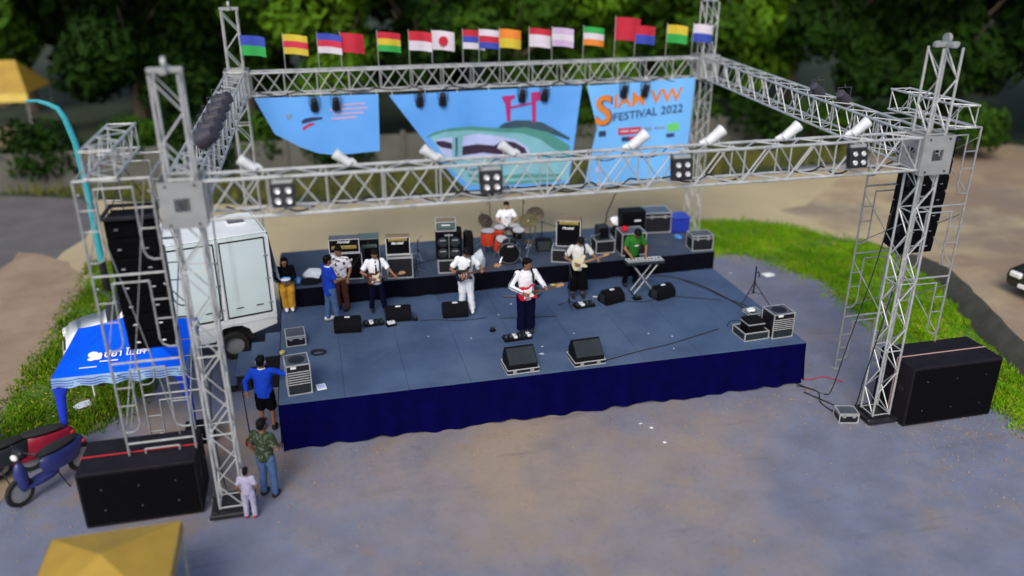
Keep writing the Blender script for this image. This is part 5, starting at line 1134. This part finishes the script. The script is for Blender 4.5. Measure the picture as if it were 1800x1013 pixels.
# ------------------------------------------------------------------ people
def rotx(p, a, o): d = V(p)-V(o); return V(o) + Matrix.Rotation(a, 3, 'X') @ d
def person(label, loc, rz, h, pose=None, top='cloth_white', bottom='cloth_navy', shoes='rubber', sleeve='short', wide=1.0, leglen=1.0, lean=0.0, nod=0.0, turn=0.0,
           skin='skin', hair=True, cap=None, hood=False, collar=None, tie=False, printed=None, fat=1.0, hem=.84, stripe=False):
    S = h/1.7; p = dict(hr=(-.095,0,.90), hl=(.095,0,.90), kr=(-.11,-.025,.49), kl=(.11,-.025,.49), ar=(-.12,.02,.085), al=(.12,.02,.085),
             er=(-.27,.04,1.13), el=(.27,.04,1.13), wr=(-.25,-.08,.90), wl=(.25,-.08,.90), seat=0.0, curl=.8, pz=.93)
    p.update(pose or {})
    t = thing('person', label, 'person', loc, rz, 'people at the stage'); t.scale = (S, S, S)
    dz = p['pz']-.93; po = V((0, p.get('py', 0), p['pz']))
    up = lambda q: rotx((q[0], q[1]+p.get('py',0), q[2]+dz), lean, po)
    Mu = Matrix.Translation(po) @ Matrix.Rotation(lean, 4, 'X') @ Matrix.Translation(-po) @ Matrix.Translation((0, p.get('py',0), dz))
    sr, sl2 = up((-.185,.012,1.395)), up((.185,.012,1.395)); er, el, wr, wl = V(p['er']), V(p['el']), V(p['wr']), V(p['wl'])
    hr, hl, kr, kl, ar, al = [V(p[k]) for k in ('hr','hl','kr','kl','ar','al')]
    Mh = Mu @ Matrix.Translation((0,0,1.49)) @ Matrix.Rotation(turn, 4, 'Z') @ Matrix.Rotation(nod, 4, 'X') @ Matrix.Translation((0,-.015,.105))
    # one continuous body
    b = MB(); f_ = fat
    b.rings([(0,0,.86,.11,.08),(0,0,.92,.15*f_,.105*f_),(0,0,1.02,.138*f_,.095*f_),(0,-.005,1.12,.142*f_,.10*f_),(0,-.005,1.26,.165*f_,.11*f_),(0,.005,1.36,.165,.095),(0,.01,1.42,.10,.07),(0,.012,1.45,.05,.05)], 18, Mu)
    def limb(a, c, r0, r1): b.cyl(a, c, r0, r1, 12); b.sph(a, r0, 12, 8); b.sph(c, r1, 12, 8)
    limb(hr, kr, .084*f_, .058); limb(kr, ar, .056, .040); limb(hl, kl, .084*f_, .058); limb(kl, al, .056, .040)
    limb(sr, er, .052, .041); limb(er, wr, .041, .028); limb(sl2, el, .052, .041); limb(el, wl, .041, .028)
    b.cyl(up((0,.012,1.40)), Mh @ V((0,.02,-.06)), .052, .050, 12)
    b.sph((0,0,.01), (.077,.094,.108), 16, 12, Mh); b.sph((0,-.022,-.055), (.056,.068,.062), 14, 10, Mh); b.sph((0,.02,.02), (.078,.085,.09), 14, 10, Mh)
    for ank, sd in ((ar, -1), (al, 1)): b.sph(ank+V((0,-.06,-.04)), (.042,.12,.04), 12, 8)
    palms = []
    for e_, w_ in ((er, wr), (el, wl)):
        d = (w_-e_).normalized(); c = w_+d*.055; b.sph(c, (.036,.036,.036), 10, 8); b.cyl(w_, c, .028, .034, 10); palms.append((w_, d))
    me = fused(b, .0155, 'body', skin)
    ex = MB()
    for i, (w_, d) in enumerate(palms):
        n_ = V((0,1,0)) if abs(d.y) < .8 else V((0,0,-1)); n_ = (n_-d*n_.dot(d)).normalized(); s_ = d.cross(n_); c = w_+d*.075; cu = p['curl']
        for k, ln in enumerate((.034,.040,.037,.028)):
            q = c + s_*(-.024+.016*k); d2 = (d*math.cos(cu)+n_*math.sin(cu)); d3 = (d*math.cos(cu*2)+n_*math.sin(cu*2))
            ex.tube([q-d*.012, q+d*.012, q+d*.012+d2*ln, q+d*.012+d2*ln+d3*ln*.8], [.0095,.0092,.0085,.0065], 7)
        sg = -1 if i == 0 else 1; q = w_+d*.035+s_*(.026*sg); ex.tube([q, q+s_*sg*.026+d*.022, q+s_*sg*.022+d*.052+n_*.012], [.011,.010,.007], 7)
    ex.sph((0,-.098,-.008), (.013,.016,.026), 8, 6, Mh); ex.sph((.079,.008,-.002), (.010,.020,.030), 8, 6, Mh); ex.sph((-.079,.008,-.002), (.010,.020,.030), 8, 6, Mh)
    join_into(me, ex); bd_ = link('body', me, t)
    for sx in (-.031, .031): MB().sph((sx,-.083,.018), (.013,.007,.007), 8, 6, Mh).sph((sx,-.088,.042), (.020,.006,.005), 8, 5, Mh).build('eye', 'eye', bd_)
    MB().sph((0,-.088,-.055), (.022,.008,.007), 8, 5, Mh).build('mouth', 'lips', bd_)
    # clothes
    k = .020*f_
    s = MB().rings([(0,0,hem,.150*f_+k,.108*f_+k),(0,0,.95,.158*f_+k,.112*f_+k),(0,0,1.04,.150*f_+k,.108*f_+k),(0,-.005,1.14,.152*f_+k,.108*f_+k),(0,-.005,1.27,.172*f_+k,.114*f_+k),(0,.005,1.37,.168+k,.10+k),(0,.01,1.43,.105+k,.075+k),(0,.012,1.455,.066,.062)], 20, Mu)
    for sh, e_, w_ in ((sr, er, wr), (sl2, el, wl)):
        s.sph(sh, .072, 12, 8)
        if sleeve == 'long': s.cyl(sh, e_, .070, .058, 12); s.sph(e_, .058, 10, 8); s.cyl(e_, w_-(w_-e_)*.06, .058, .044, 12)
        else: s.cyl(sh, sh+(e_-sh)*.78, .070, .074, 12)
    link('top_garment', fused(s, .019, 'top_garment', top, .034), t)
    q = MB(); W = wide
    q.rings([(0,0,.83,.15*f_,.115*f_),(0,0,.90,.165*f_,.122*f_),(0,0,1.0,.156*f_,.110*f_)], 18, Matrix.Translation((0, p.get('py',0), dz)))
    for a, kn, an in ((hr, kr, ar), (hl, kl, al)):
        end = kn+(an-kn)*leglen if leglen >= 0 else a+(kn-a)*(-leglen)
        q.sph(a, .102*f_, 12, 8)
        if leglen >= 0: q.cyl(a, kn, .100*f_*min(W,1.2), .078*W, 14); q.sph(kn, .078*W, 12, 8); q.cyl(kn, end, .078*W, .068*W*(1.0+(W-1)*.5), 14)
        else: q.cyl(a, end, .102*f_, .098*W, 14)
    link('trousers', fused(q, .019, 'trousers', bottom, .032), t)
    for an in (ar, al):
        me2 = MB().sph((0,-.055,-.02), (.050,.135,.055), 14, 8).sph((0,.03,.0), (.046,.06,.06), 12, 8).mesh('shoe', shoes)
        for v in me2.vertices: v.co.z = max(v.co.z, -.083)
        link('shoe', me2, t, an)
    if hair and not hood:
        hm = MB()
        for (c, r_) in (((0,.024,.050), (.094,.098,.092)), ((0,-.034,.090), (.080,.062,.046)), ((0,.058,-.010), (.080,.056,.080))): hm.sph(c, r_, 16, 10, Mh)
        link('hair', fused(hm, .012, 'hair', 'hair', .008), t)
    if hood:
        hm = MB().sph((0,.022,.02), (.100,.100,.125), 16, 12, Mh).sph((0,.03,-.09), (.11,.09,.06), 14, 8, Mh)
        for i_, v_ in enumerate(hm.v):
            q2 = Mh.inverted() @ V(v_)
            if q2.y < -.045 and q2.z < .07: q2.y = -.03; hm.v[i_] = tuple(Mh @ q2)
        hm.build('hood', top, t, smooth=80)
    if cap: MB().sph((0,.01,.055), (.088,.10,.075), 16, 10, Mh).rings([(0,-.10,.052,.07,.075),(0,-.10,.060,.07,.075)], 14, Mh).build('cap', cap, t)
    if collar: MB().rings([(0,.005,1.425,.092,.082),(0,.008,1.45,.080,.072),(0,.012,1.475,.066,.062),(0,.012,1.44,.062,.058)], 18, Mu).build('collar', collar, t)
    if tie: MB().add([(-.02,-.088,1.43),(.02,-.088,1.43),(.035,-.165,1.10),(0,-.165,1.04),(-.035,-.165,1.10),(-.014,-.145,1.30),(.014,-.145,1.30)], [(0,5,6,1),(5,4,3,2,6)], Mu).build('tie', 'cloth_navy', t, smooth=0)
    if printed: MB().cbox(-.06,.06,-.152,-.140,1.25,1.265,.003, Mu).cbox(-.045,.045,-.152,-.140,1.23,1.24,.003, Mu).build('chest_print', printed, t)
    if stripe:
        for sh, e_, w_, sg in ((sr, er, wr, -1), (sl2, el, wl, 1)):
            o_ = V((sg*.058,-.035,.03)); MB().tube([sh+o_*1.1, e_+o_*1.02, w_+o_*.8], .009, 6).build('sleeve_stripe', 'cloth_navy', t)
    return t
STRAT = [(-.20,0),(-.19,.09),(-.14,.15),(-.05,.145),(.02,.115),(.07,.12),(.13,.165),(.19,.17),(.20,.145),(.15,.10),(.12,.05),(.12,-.04),(.15,-.085),(.18,-.125),(.165,-.15),(.12,-.145),(.06,-.115),(0,-.115),(-.06,-.145),(-.13,-.155),(-.18,-.11)]
GUARD = [(-.05,.09),(.05,.075),(.12,.12),(.15,.13),(.118,.04),(.118,-.035),(.13,-.10),(.06,-.10),(-.02,-.10),(-.10,-.12),(-.06,-.03)]
def guitar(label, pr, body, guard, neck, pos, up_, rz=0.0, long_=1.0, strap='rubber', cat='guitar', name='electric_guitar', tilt=0.0):
    bpy.context.view_layer.update(); S = pr.scale.x
    Mp = Matrix.Translation(pr.location) @ Matrix.Rotation(pr.rotation_euler.z, 4, 'Z') @ Matrix.Diagonal((S,S,S,1))
    Ml = Matrix.Translation(pos) @ Matrix.Rotation(rz, 4, 'Z') @ Matrix.Rotation(-up_, 4, 'Y') @ Matrix.Rotation(tilt, 4, 'X')
    Mw = Mp @ Ml; t = thing(name, label, cat, Mw.translation); t.rotation_euler = Mw.to_euler(); t.scale = (S,S,S)
    X = Matrix.Rotation(R(90), 4, 'X')
    MB().prism(STRAT, -.022, .022, X).build('body', body, t, smooth=25)
    MB().prism(GUARD, .0225, .026, X).build('pickguard', guard, t, smooth=0)
    for x in (-.06, 0, .06): MB().cbox(x-.009, x+.009, -.034, -.026, -.038, .038, .003).build('pickup', 'white_print' if guard != 'white_print' else 'cream_lacquer', t)
    MB().cbox(-.13,-.09,-.036,-.0225,-.04,.04,.004).build('bridge', 'chrome', t)
    for x, z in ((-.02,-.08),(-.07,-.095),(.03,-.08)): MB().cyl((x,-.042,z),(x,-.026,z),.011,n=8).build('knob', 'white_print', t)
    L = .62*long_
    nk = MB().add([(.10,-.026,-.028),(.10,-.026,.028),(L,-.026,.021),(L,-.026,-.021),(.10,.0,-.02),(.10,.0,.02),(L,-.006,.015),(L,-.006,-.015)], [(0,1,2,3),(7,6,5,4),(0,4,5,1),(1,5,6,2),(2,6,7,3),(3,7,4,0)]).build('neck', neck, t)
    MB().add([(.11,-.032,-.026),(.11,-.032,.026),(L,-.032,.020),(L,-.032,-.020),(.11,-.0265,-.026),(.11,-.0265,.026),(L,-.0265,.020),(L,-.0265,-.020)], [(0,1,2,3),(7,6,5,4),(0,4,5,1),(1,5,6,2),(2,6,7,3),(3,7,4,0)]).build('fretboard', 'rosewood' if neck == 'rosewood' else 'maple', nk)
    hd = MB().prism([(L,-.022),(L+.05,-.03),(L+.17,-.022),(L+.185,.01),(L+.16,.045),(L+.04,.05),(L,.022)], .006, .022, X).build('headstock', 'maple', t)
    for k in range(6): MB().cyl((L+.03+k*.022,-.015,.048),(L+.03+k*.022,-.015,.072),.006,n=6).build('tuner', 'chrome', hd)
    for k in range(4): bar(t, (-.11,-.040,-.015+k*.01), (L+.02,-.036,-.012+k*.008), .0012, 'string', 'chrome', 4)
    # strap from the lower bout over the left shoulder to the upper horn
    inv = Ml.inverted(); pts = [inv @ V(q) for q in ((pos[0]-.19,pos[1]+.03,pos[2]),(-.20,.02,1.10),(-.08,.15,1.28),(.06,.14,1.40),(.10,.0,1.475),(.11,-.11,1.40),(.10,-.17,1.22),(pos[0]+.17,pos[1]+.01,pos[2]+.17))]
    vs_ = []; mb = MB()
    for q in pts: mb.v += [tuple(q+V((-.02,-.006,.012))), tuple(q+V((.025,-.006,-.012)))]
    for i in range(len(pts)-1): mb.f.append((2*i, 2*i+1, 2*i+3, 2*i+2))
    mb.build('strap', strap, t, smooth=80)
    return t
GP = dict(er=(-.36,-.02,1.13), wr=(-.14,-.25,1.04), el=(.37,-.06,1.12), wl=(.36,-.29,1.11), curl=1.0)
P = person('person in black hoodie and mustard trousers seated on the riser edge holding a bowl', (.16,4.66,ZS-.0), R(6), 1.52,
    dict(pz=.62, py=.02, hr=(-.09,.0,.62), hl=(.09,.0,.62), kr=(-.11,-.38,.58), kl=(.10,-.38,.58), ar=(-.08,-.36,.085), al=(.07,-.36,.085), er=(-.24,-.06,.84), el=(.24,-.06,.84), wr=(-.10,-.26,.78), wl=(.10,-.26,.78)),
    'cloth_black', 'cloth_mustard', 'shoe_white', 'long', 1.15, 1.0, lean=R(8), nod=R(12), hood=True)
bw = thing('bowl', 'light blue bowl held by the seated person in the hoodie', 'bowl', (.165,4.40,ZS+.70))
MB().lathe([(.03,0),(.08,.02),(.125,.075),(.13,.08),(.118,.075),(.07,.025),(.01,.02)], 20).build('bowl', 'bowl_blue', bw); MB().lathe([(.115,.062),(.06,.078),(.01,.085)], 16).build('food', 'white_print', bw)
person('person in royal blue polo and jeans standing beside the patterned shirt, seen from behind', (1.14,3.46,ZS), R(112), 1.60, dict(er=(-.25,-.06,1.12), wr=(-.14,-.30,1.10), el=(.25,-.04,1.12), wl=(.10,-.28,1.08), kr=(-.10,-.06,.49), ar=(-.12,-.10,.085), kl=(.10,.02,.49), al=(.12,.06,.085)),
    'cloth_royal', 'cloth_jeans', 'shoe_white', collar='cloth_white', fat=1.12, hem=.76)
person('person in black and white patterned shirt standing behind the man in blue', (1.42,4.08,ZS), R(-35), 1.58, dict(wr=(-.16,-.26,1.02), er=(-.27,-.02,1.10)), 'cloth_pattern', 'cloth_brown', 'rubber', wide=1.0, nod=R(10))
g = person('guitarist in white short-sleeved shirt and dark tie with dark trousers', (2.20,3.84,ZS), R(4), 1.52, dict(GP, el=(.36,-.10,1.14), wl=(.44,-.26,1.06), kr=(-.12,-.03,.49), kl=(.13,-.02,.49), ar=(-.15,.02,.085), al=(.18,-.06,.085)), 'cloth_white', 'cloth_navy', 'rubber', collar='cloth_white', tie=True, nod=R(16), hem=.78)
guitar('dark sunburst guitar with cream plate played by the guitarist in a tie', g, 'sunburst', 'cream_lacquer', 'rosewood', (-.06,-.205,1.02), R(4))
g = person('player in white top and white trousers bowed over a dark bass guitar', (4.22,3.34,ZS), R(-6), 1.62, dict(GP, kr=(-.10,-.05,.49), ar=(-.12,-.02,.085), kl=(.10,.0,.49), al=(.13,-.10,.085), el=(.36,-.04,1.16), wl=(.36,-.27,1.18)), 'cloth_white', 'cloth_whitepants', 'shoe_white', nod=R(34), lean=R(5), wide=1.12, turn=R(14))
guitar('black bass guitar played by the person dressed in white', g, 'black_lacquer', 'rosewood', 'rosewood', (-.06,-.215,1.05), R(14), long_=1.2, strap='tolex_green', cat='bass guitar', name='bass_guitar')
g = person('guitarist in white long-sleeved top and wide navy trousers playing a red guitar', (5.28,1.90,ZS), R(6), 1.74, dict(GP, kr=(-.10,-.01,.49), kl=(.10,-.01,.49), ar=(-.10,.02,.085), al=(.11,.02,.085), wl=(.30,-.34,1.16), el=(.34,-.10,1.14)), 'cloth_white', 'cloth_navy', 'rubber', 'long', 1.30, .98, turn=R(38), nod=R(6), stripe=True, hem=.80)
guitar('red electric guitar with white plate played at the front of the stage', g, 'red_lacquer', 'white_print', 'rosewood', (-.06,-.215,1.03), R(16), rz=R(-24))
g = person('guitarist in pale T-shirt and wide black trousers playing a cream guitar', (6.99,3.50,ZS), R(-2), 1.60, dict(GP, kr=(-.12,-.02,.49), kl=(.12,-.02,.49), ar=(-.13,.03,.085), al=(.13,-.02,.085), wl=(.40,-.28,1.13), el=(.38,-.05,1.13)), 'cloth_cream', 'cloth_black', 'rubber', 'short', 1.62, .62, nod=R(38), lean=R(4), hem=.78)
guitar('cream electric guitar with maple neck played beside the keyboard', g, 'cream_lacquer', 'cream_lacquer', 'maple', (-.04,-.215,1.02), R(15))
person('keyboard player in green T-shirt bending over the white keys', (8.50,3.86,ZS), R(4), 1.62, dict(er=(-.30,-.16,1.14), wr=(-.20,-.34,.98), el=(.30,-.16,1.14), wl=(.20,-.36,.98), curl=.5, kr=(-.12,-.0,.49), ar=(-.16,.06,.085)), 'cloth_green', 'cloth_black', 'rubber', nod=R(36), lean=R(14), printed='white_print')
person('drummer in white T-shirt seated behind the drum kit', (5.90,6.42,ZR), R(-6), 1.44, dict(pz=.58, hr=(-.10,0,.58), hl=(.10,0,.58), kr=(-.22,-.38,.54), kl=(.22,-.38,.54), ar=(-.24,-.34,.085), al=(.24,-.34,.085), er=(-.32,-.10,.82), wr=(-.20,-.36,.78), el=(.32,-.10,.82), wl=(.16,-.38,.80)), 'cloth_white', 'cloth_navy', 'rubber', printed='print_greyblue', nod=R(10), skin='skin_light', hem=.9)
ds = thing('drum_stick', 'wooden drum stick in the right hand of the drummer', 'drum stick', (5.80,6.05,ZR+.74)); bar(ds, (0,.05,.0), (-.10,-.30,.06), .007, 'stick', 'maple')
ds = thing('drum_stick', 'wooden drum stick in the left hand of the drummer', 'drum stick', (6.14,6.02,ZR+.76)); bar(ds, (0,.05,.0), (-.08,-.30,.02), .007, 'stick', 'maple')
person('crew member in blue polo and black shorts on the ground, reaching to the rack case', (-.30,.82,0), R(168), 1.62, dict(er=(-.42,-.06,1.30), wr=(-.60,.10,1.32), el=(.36,.02,1.16), wl=(.34,.06,.94), curl=.5), 'cloth_polo', 'cloth_black', 'rubber', 'long', 1.1, -.98, collar='cloth_white', fat=1.08, hem=.80)
hp = thing('headset', 'black headset on the crew member in blue polo', 'headset', (-.30,.82,0), R(168)); hp.scale = (.953,)*3
MB().tube([(-.085,-.01,1.60),(-.075,.0,1.68),(0,.0,1.715),(.075,.0,1.68),(.085,-.01,1.60)], .010, 6).build('headband', 'steel_black', hp)
for sx in (-.09, .09): MB().cyl((sx-.012,-.008,1.59),(sx+.012,-.008,1.59),.034,n=14).build('ear_cup', 'plate_grey', hp)
person('person in maroon cap, camouflage shirt and jeans beside the front left tower', (-.22,-1.42,0), R(150), 1.55, dict(wr=(-.16,-.26,1.02), er=(-.27,-.02,1.10)), 'cloth_camo', 'cloth_jeans', 'rubber', cap='cloth_maroon')
person('small child in lilac top and red cap near the front left tower base', (-.52,-1.95,0), R(170), .98, None, 'cloth_lilac', 'cloth_lilac', 'cloth_red', cap='cloth_red', wide=1.1)

# ------------------------------------------------------------------ cables and litter
def smooth_path(pts, n=6):
    pts = [V(p) for p in pts]; out = []
    for i in range(len(pts)-1):
        p0, p1, p2, p3 = pts[max(i-1,0)], pts[i], pts[i+1], pts[min(i+2,len(pts)-1)]
        for k in range(n):
            u = k/n; out.append(.5*((2*p1)+(p2-p0)*u+(2*p0-5*p1+4*p2-p3)*u*u+(3*p1-p0-3*p2+p3)*u**3))
    return out+[pts[-1]]
def cable(label, pts, r=.012, material='rubber', name='cable'):
    o = MB().tube(smooth_path(pts), r, 6).build(name, material); return tag(o, label, 'cable')
z = ZS+.010; zr = ZR+.010
cable('thick black cable curving from the riser to the tripod stand', [(8.9,4.35,z),(9.6,4.25,z),(10.1,3.7,z),(10.35,3.1,z),(10.5,2.5,z),(10.6,1.9,z),(10.5,1.3,z),(10.2,1.0,z)], .016)
cable('second black cable beside the thick one near the tripod stand', [(9.9,3.95,z),(10.25,3.2,z),(10.45,2.6,z),(10.7,2.1,z),(10.75,1.5,z)], .010)
cable('thin cable along the stage front edge to the right wedge monitor', [(6.55,.22,z),(7.4,.45,z),(8.2,.62,z),(8.9,.85,z),(9.5,1.05,z)], .010)
cable('thin cable between the two rightmost stage monitors', [(7.95,3.05,z),(8.4,2.85,z),(8.85,2.95,z)], .009)
cable('thin cable from the rightmost stage monitor to the stands', [(9.25,3.0,z),(9.8,2.75,z),(10.3,2.5,z)], .009)
cable('thin cable behind the red guitar player on the deck', [(4.9,2.75,z),(5.5,2.65,z),(6.2,2.55,z)], .008)
cable('thin cable running from the white player monitor across the deck', [(3.1,3.05,z),(3.5,3.0,z),(3.9,2.85,z),(4.6,2.85,z)], .007)
cable('coiled cable ends beside the open case tray', [(9.75,1.1,z),(9.95,1.35,z),(10.25,1.3,z),(9.95,1.0,z),(10.3,.95,z)], .009)
cable('dark cable along the riser behind the bass cabinet', [(3.0,5.2,zr),(3.6,5.5,zr),(4.6,5.9,zr),(5.0,6.2,zr)], .009)
cable('dark cable on the riser right of the drums', [(6.8,6.0,zr),(7.2,6.05,zr),(7.6,5.9,zr),(8.0,6.1,zr)], .010)
cable('long black power cable hanging down the right tower', [(12.02,-1.25,4.9),(11.98,-1.32,3.6),(11.62,-1.5,2.0),(11.50,-1.45,.9),(11.42,-1.35,.05),(11.15,-.9,.02),(10.9,-.4,.02)], .014)
cable('second black cable hanging beside the right tower to the ground', [(11.6,-1.25,4.4),(11.45,-1.2,3.0),(11.25,-1.1,1.5),(11.18,-.95,.4),(11.3,-.6,.02),(11.1,-.3,.02),(10.9,.05,.02)], .012)
cable('black cable on the ground at the right stage corner', [(10.9,-.12,.02),(11.2,-.45,.02),(11.0,-.9,.02),(11.1,-1.45,.02)], .012)
cable('red cable on the ground beside the right stage corner', [(11.1,.2,.02),(11.35,.05,.02),(11.7,.1,.02),(12.0,-.2,.02)], .009, 'cloth_red')
cable('black cable hanging down the left tower beside the tent', [(-.52,-1.3,5.2),(-.6,-1.32,3.6),(-.95,-1.3,2.2),(-1.02,-1.2,.9),(-.98,-1.1,.05)], .012)
cable('thin steel guy wire crossing the left loudspeaker array', [(-2.28,-1.22,5.75),(-1.85,-1.26,3.4),(-1.55,-1.22,1.35)], .008, 'galvanised', 'guy_wire')
cable('second thin guy wire crossing the left loudspeaker array', [(-1.42,-1.22,5.75),(-1.85,-1.28,3.6),(-2.28,-1.22,1.6)], .008, 'galvanised', 'guy_wire')
pl = thing('pole', 'thin dark pole with red block base beside the crew member in blue', 'pole', (-.62,.35,0)); bar(pl, (0,0,.08), (-.05,.15,1.25), .012, 'shaft', 'steel_black'); MB().cbox(-.1,.1,-.08,.08,0,.10,.02).build('block', 'cloth_maroon', pl)
def litter(label, x, y, zz, sz, material='paper'):
    rnd = random.Random(int(x*100+y*10)); mb = MB(); n = 6
    ring = [(math.cos(k*6.28/n)*sz*rnd.uniform(.6,1.2), math.sin(k*6.28/n)*sz*rnd.uniform(.4,.9), rnd.uniform(.002,sz*.35)) for k in range(n)]
    mb.v = [(0,0,sz*.3)]+ring; mb.f = [(0,1+k,1+(k+1) % n) for k in range(n)]
    tag(mb.build('paper_scrap', material, None, (x,y,zz), smooth=0), label, 'litter', 'scattered litter')
for x, y, wh in ((4.05,1.9,'left of the long pedal board'), (5.32,3.48,'behind the red guitar player'), (4.9,2.95,'between the player in white and the red guitar'), (5.45,1.15,'just behind the clear cup'),
                 (6.3,1.6,'midway between red guitarist and right wedge'), (7.9,1.2,'right of the right wedge monitor'), (8.35,.95,'near the thin cable at the front'), (3.15,2.2,'in front of the player in white'), (8.15,.4,'close to the front deck edge')):
    litter(f'tiny white scrap on the deck {wh}', x, y, ZS, .026)
litter('yellow wrapper lying at the foot of the riser', 6.62, 4.36, ZS, .08, 'yellow_soft')
litter('pale clear cup lying between the two front wedge monitors', 5.34, .80, ZS, .07, 'plastic_bag')
litter('large white paper scrap on the ground right of the stage', 13.6, 5.9, .012, .24)
for x, y, z_, wh in ((7.0,-.75,.004,'nearest the navy skirt'), (7.15,-.95,.004,'second from the navy skirt'), (7.2,-1.5,.004,'farthest in front of the navy skirt'), (14.0,6.6,.012,'at the grass edge on the right'), (12.6,6.3,.004,'on concrete behind the tripod stand'), (-4.6,2.3,.03,'on the left grass by the tent leg'), (14.35,6.2,.02,'just inside the right grass')):
    litter(f'small pale scrap on the ground {wh}', x, y, z_, .045)
litter('crumpled white bag on the grass below the blue tent', -4.1, 2.6, .03, .2, 'plastic_bag')
litter('white box lid lying inside the left scaffold base', -2.3, 1.0, .02, .2)
fx = thing('box_speaker', 'small black box with white letters under the left scaffold', 'speaker', (-1.55,.55,0), R(5))
MB().cbox(-.26,.26,0,.35,0,.38,.02).build('cabinet', 'cabinet_black', fx); link('lettering', text_mesh('ITX', .10, 'white_print', 0, .002, .003), fx, (-.12,-.004,.16), (R(90),0,0))

rd = thing('round_stool', 'round black stool with pale rim behind the red guitar player', 'stool', (5.92,3.80,ZS))
MB().lathe([(.02,.14),(.19,.14),(.205,.17),(.19,.21),(.10,.24),(.01,.245)], 22).build('seat', 'rubber', rd); MB().lathe([(.20,.135),(.215,.135),(.215,.15),(.20,.15)], 22).build('rim', 'plate_grey', rd)
for k in range(3): bar(rd, (math.cos(k*2.1)*.05, math.sin(k*2.1)*.05, .14), (math.cos(k*2.1+.3)*.17, math.sin(k*2.1+.3)*.17, .01), .01, 'leg', 'steel_black')
gb = thing('cable_ramp', 'flat dark strip lying on the deck left of the round stool', 'strip', (5.42,3.88,ZS), R(-18)); MB().cbox(-.22,.22,-.03,.03,0,.03,.01).build('strip', 'steel_black', gb)
MB().cbox(-.20,.20,-.008,.008,.0305,.034,.002).build('pale_line', 'plate_grey', gb)
tag(MB().tube(smooth_path([(7.35,3.42,ZS+.012),(7.6,3.38,ZS+.012),(7.8,3.46,ZS+.014),(7.68,3.56,ZS+.02),(7.62,3.42,ZS+.024),(7.85,3.40,ZS+.02),(7.95,3.55,ZS+.014),(7.8,3.6,ZS+.014),(7.55,3.5,ZS+.012)]), .011, 6).build('cable', 'white_print'), 'loose white cable coil behind the monitor near the keyboard', 'cable')

def sag(x0, x1, y, z, drops, n=5):
    pts = []
    for i in range(drops):
        for k in range(n):
            u = k/n; pts.append((x0+(x1-x0)*(i+u)/drops, y+.03*math.sin(i*2.3), z-(.10+.06*math.sin(i*1.9))*math.sin(u*math.pi)))
    return pts+[(x1, y, z)]
cable('black cable bundle sagging along the front truss bottom', sag(-.3, 11.3, -1.39, 5.32, 16), .016)
cable('black cable looped along the front truss top chord', sag(.2, 10.6, -1.36, 5.80, 14), .010)
cable('black cable bundle sagging along the back truss', sag(-.2, 12.2, 8.95, 5.30, 12), .016)
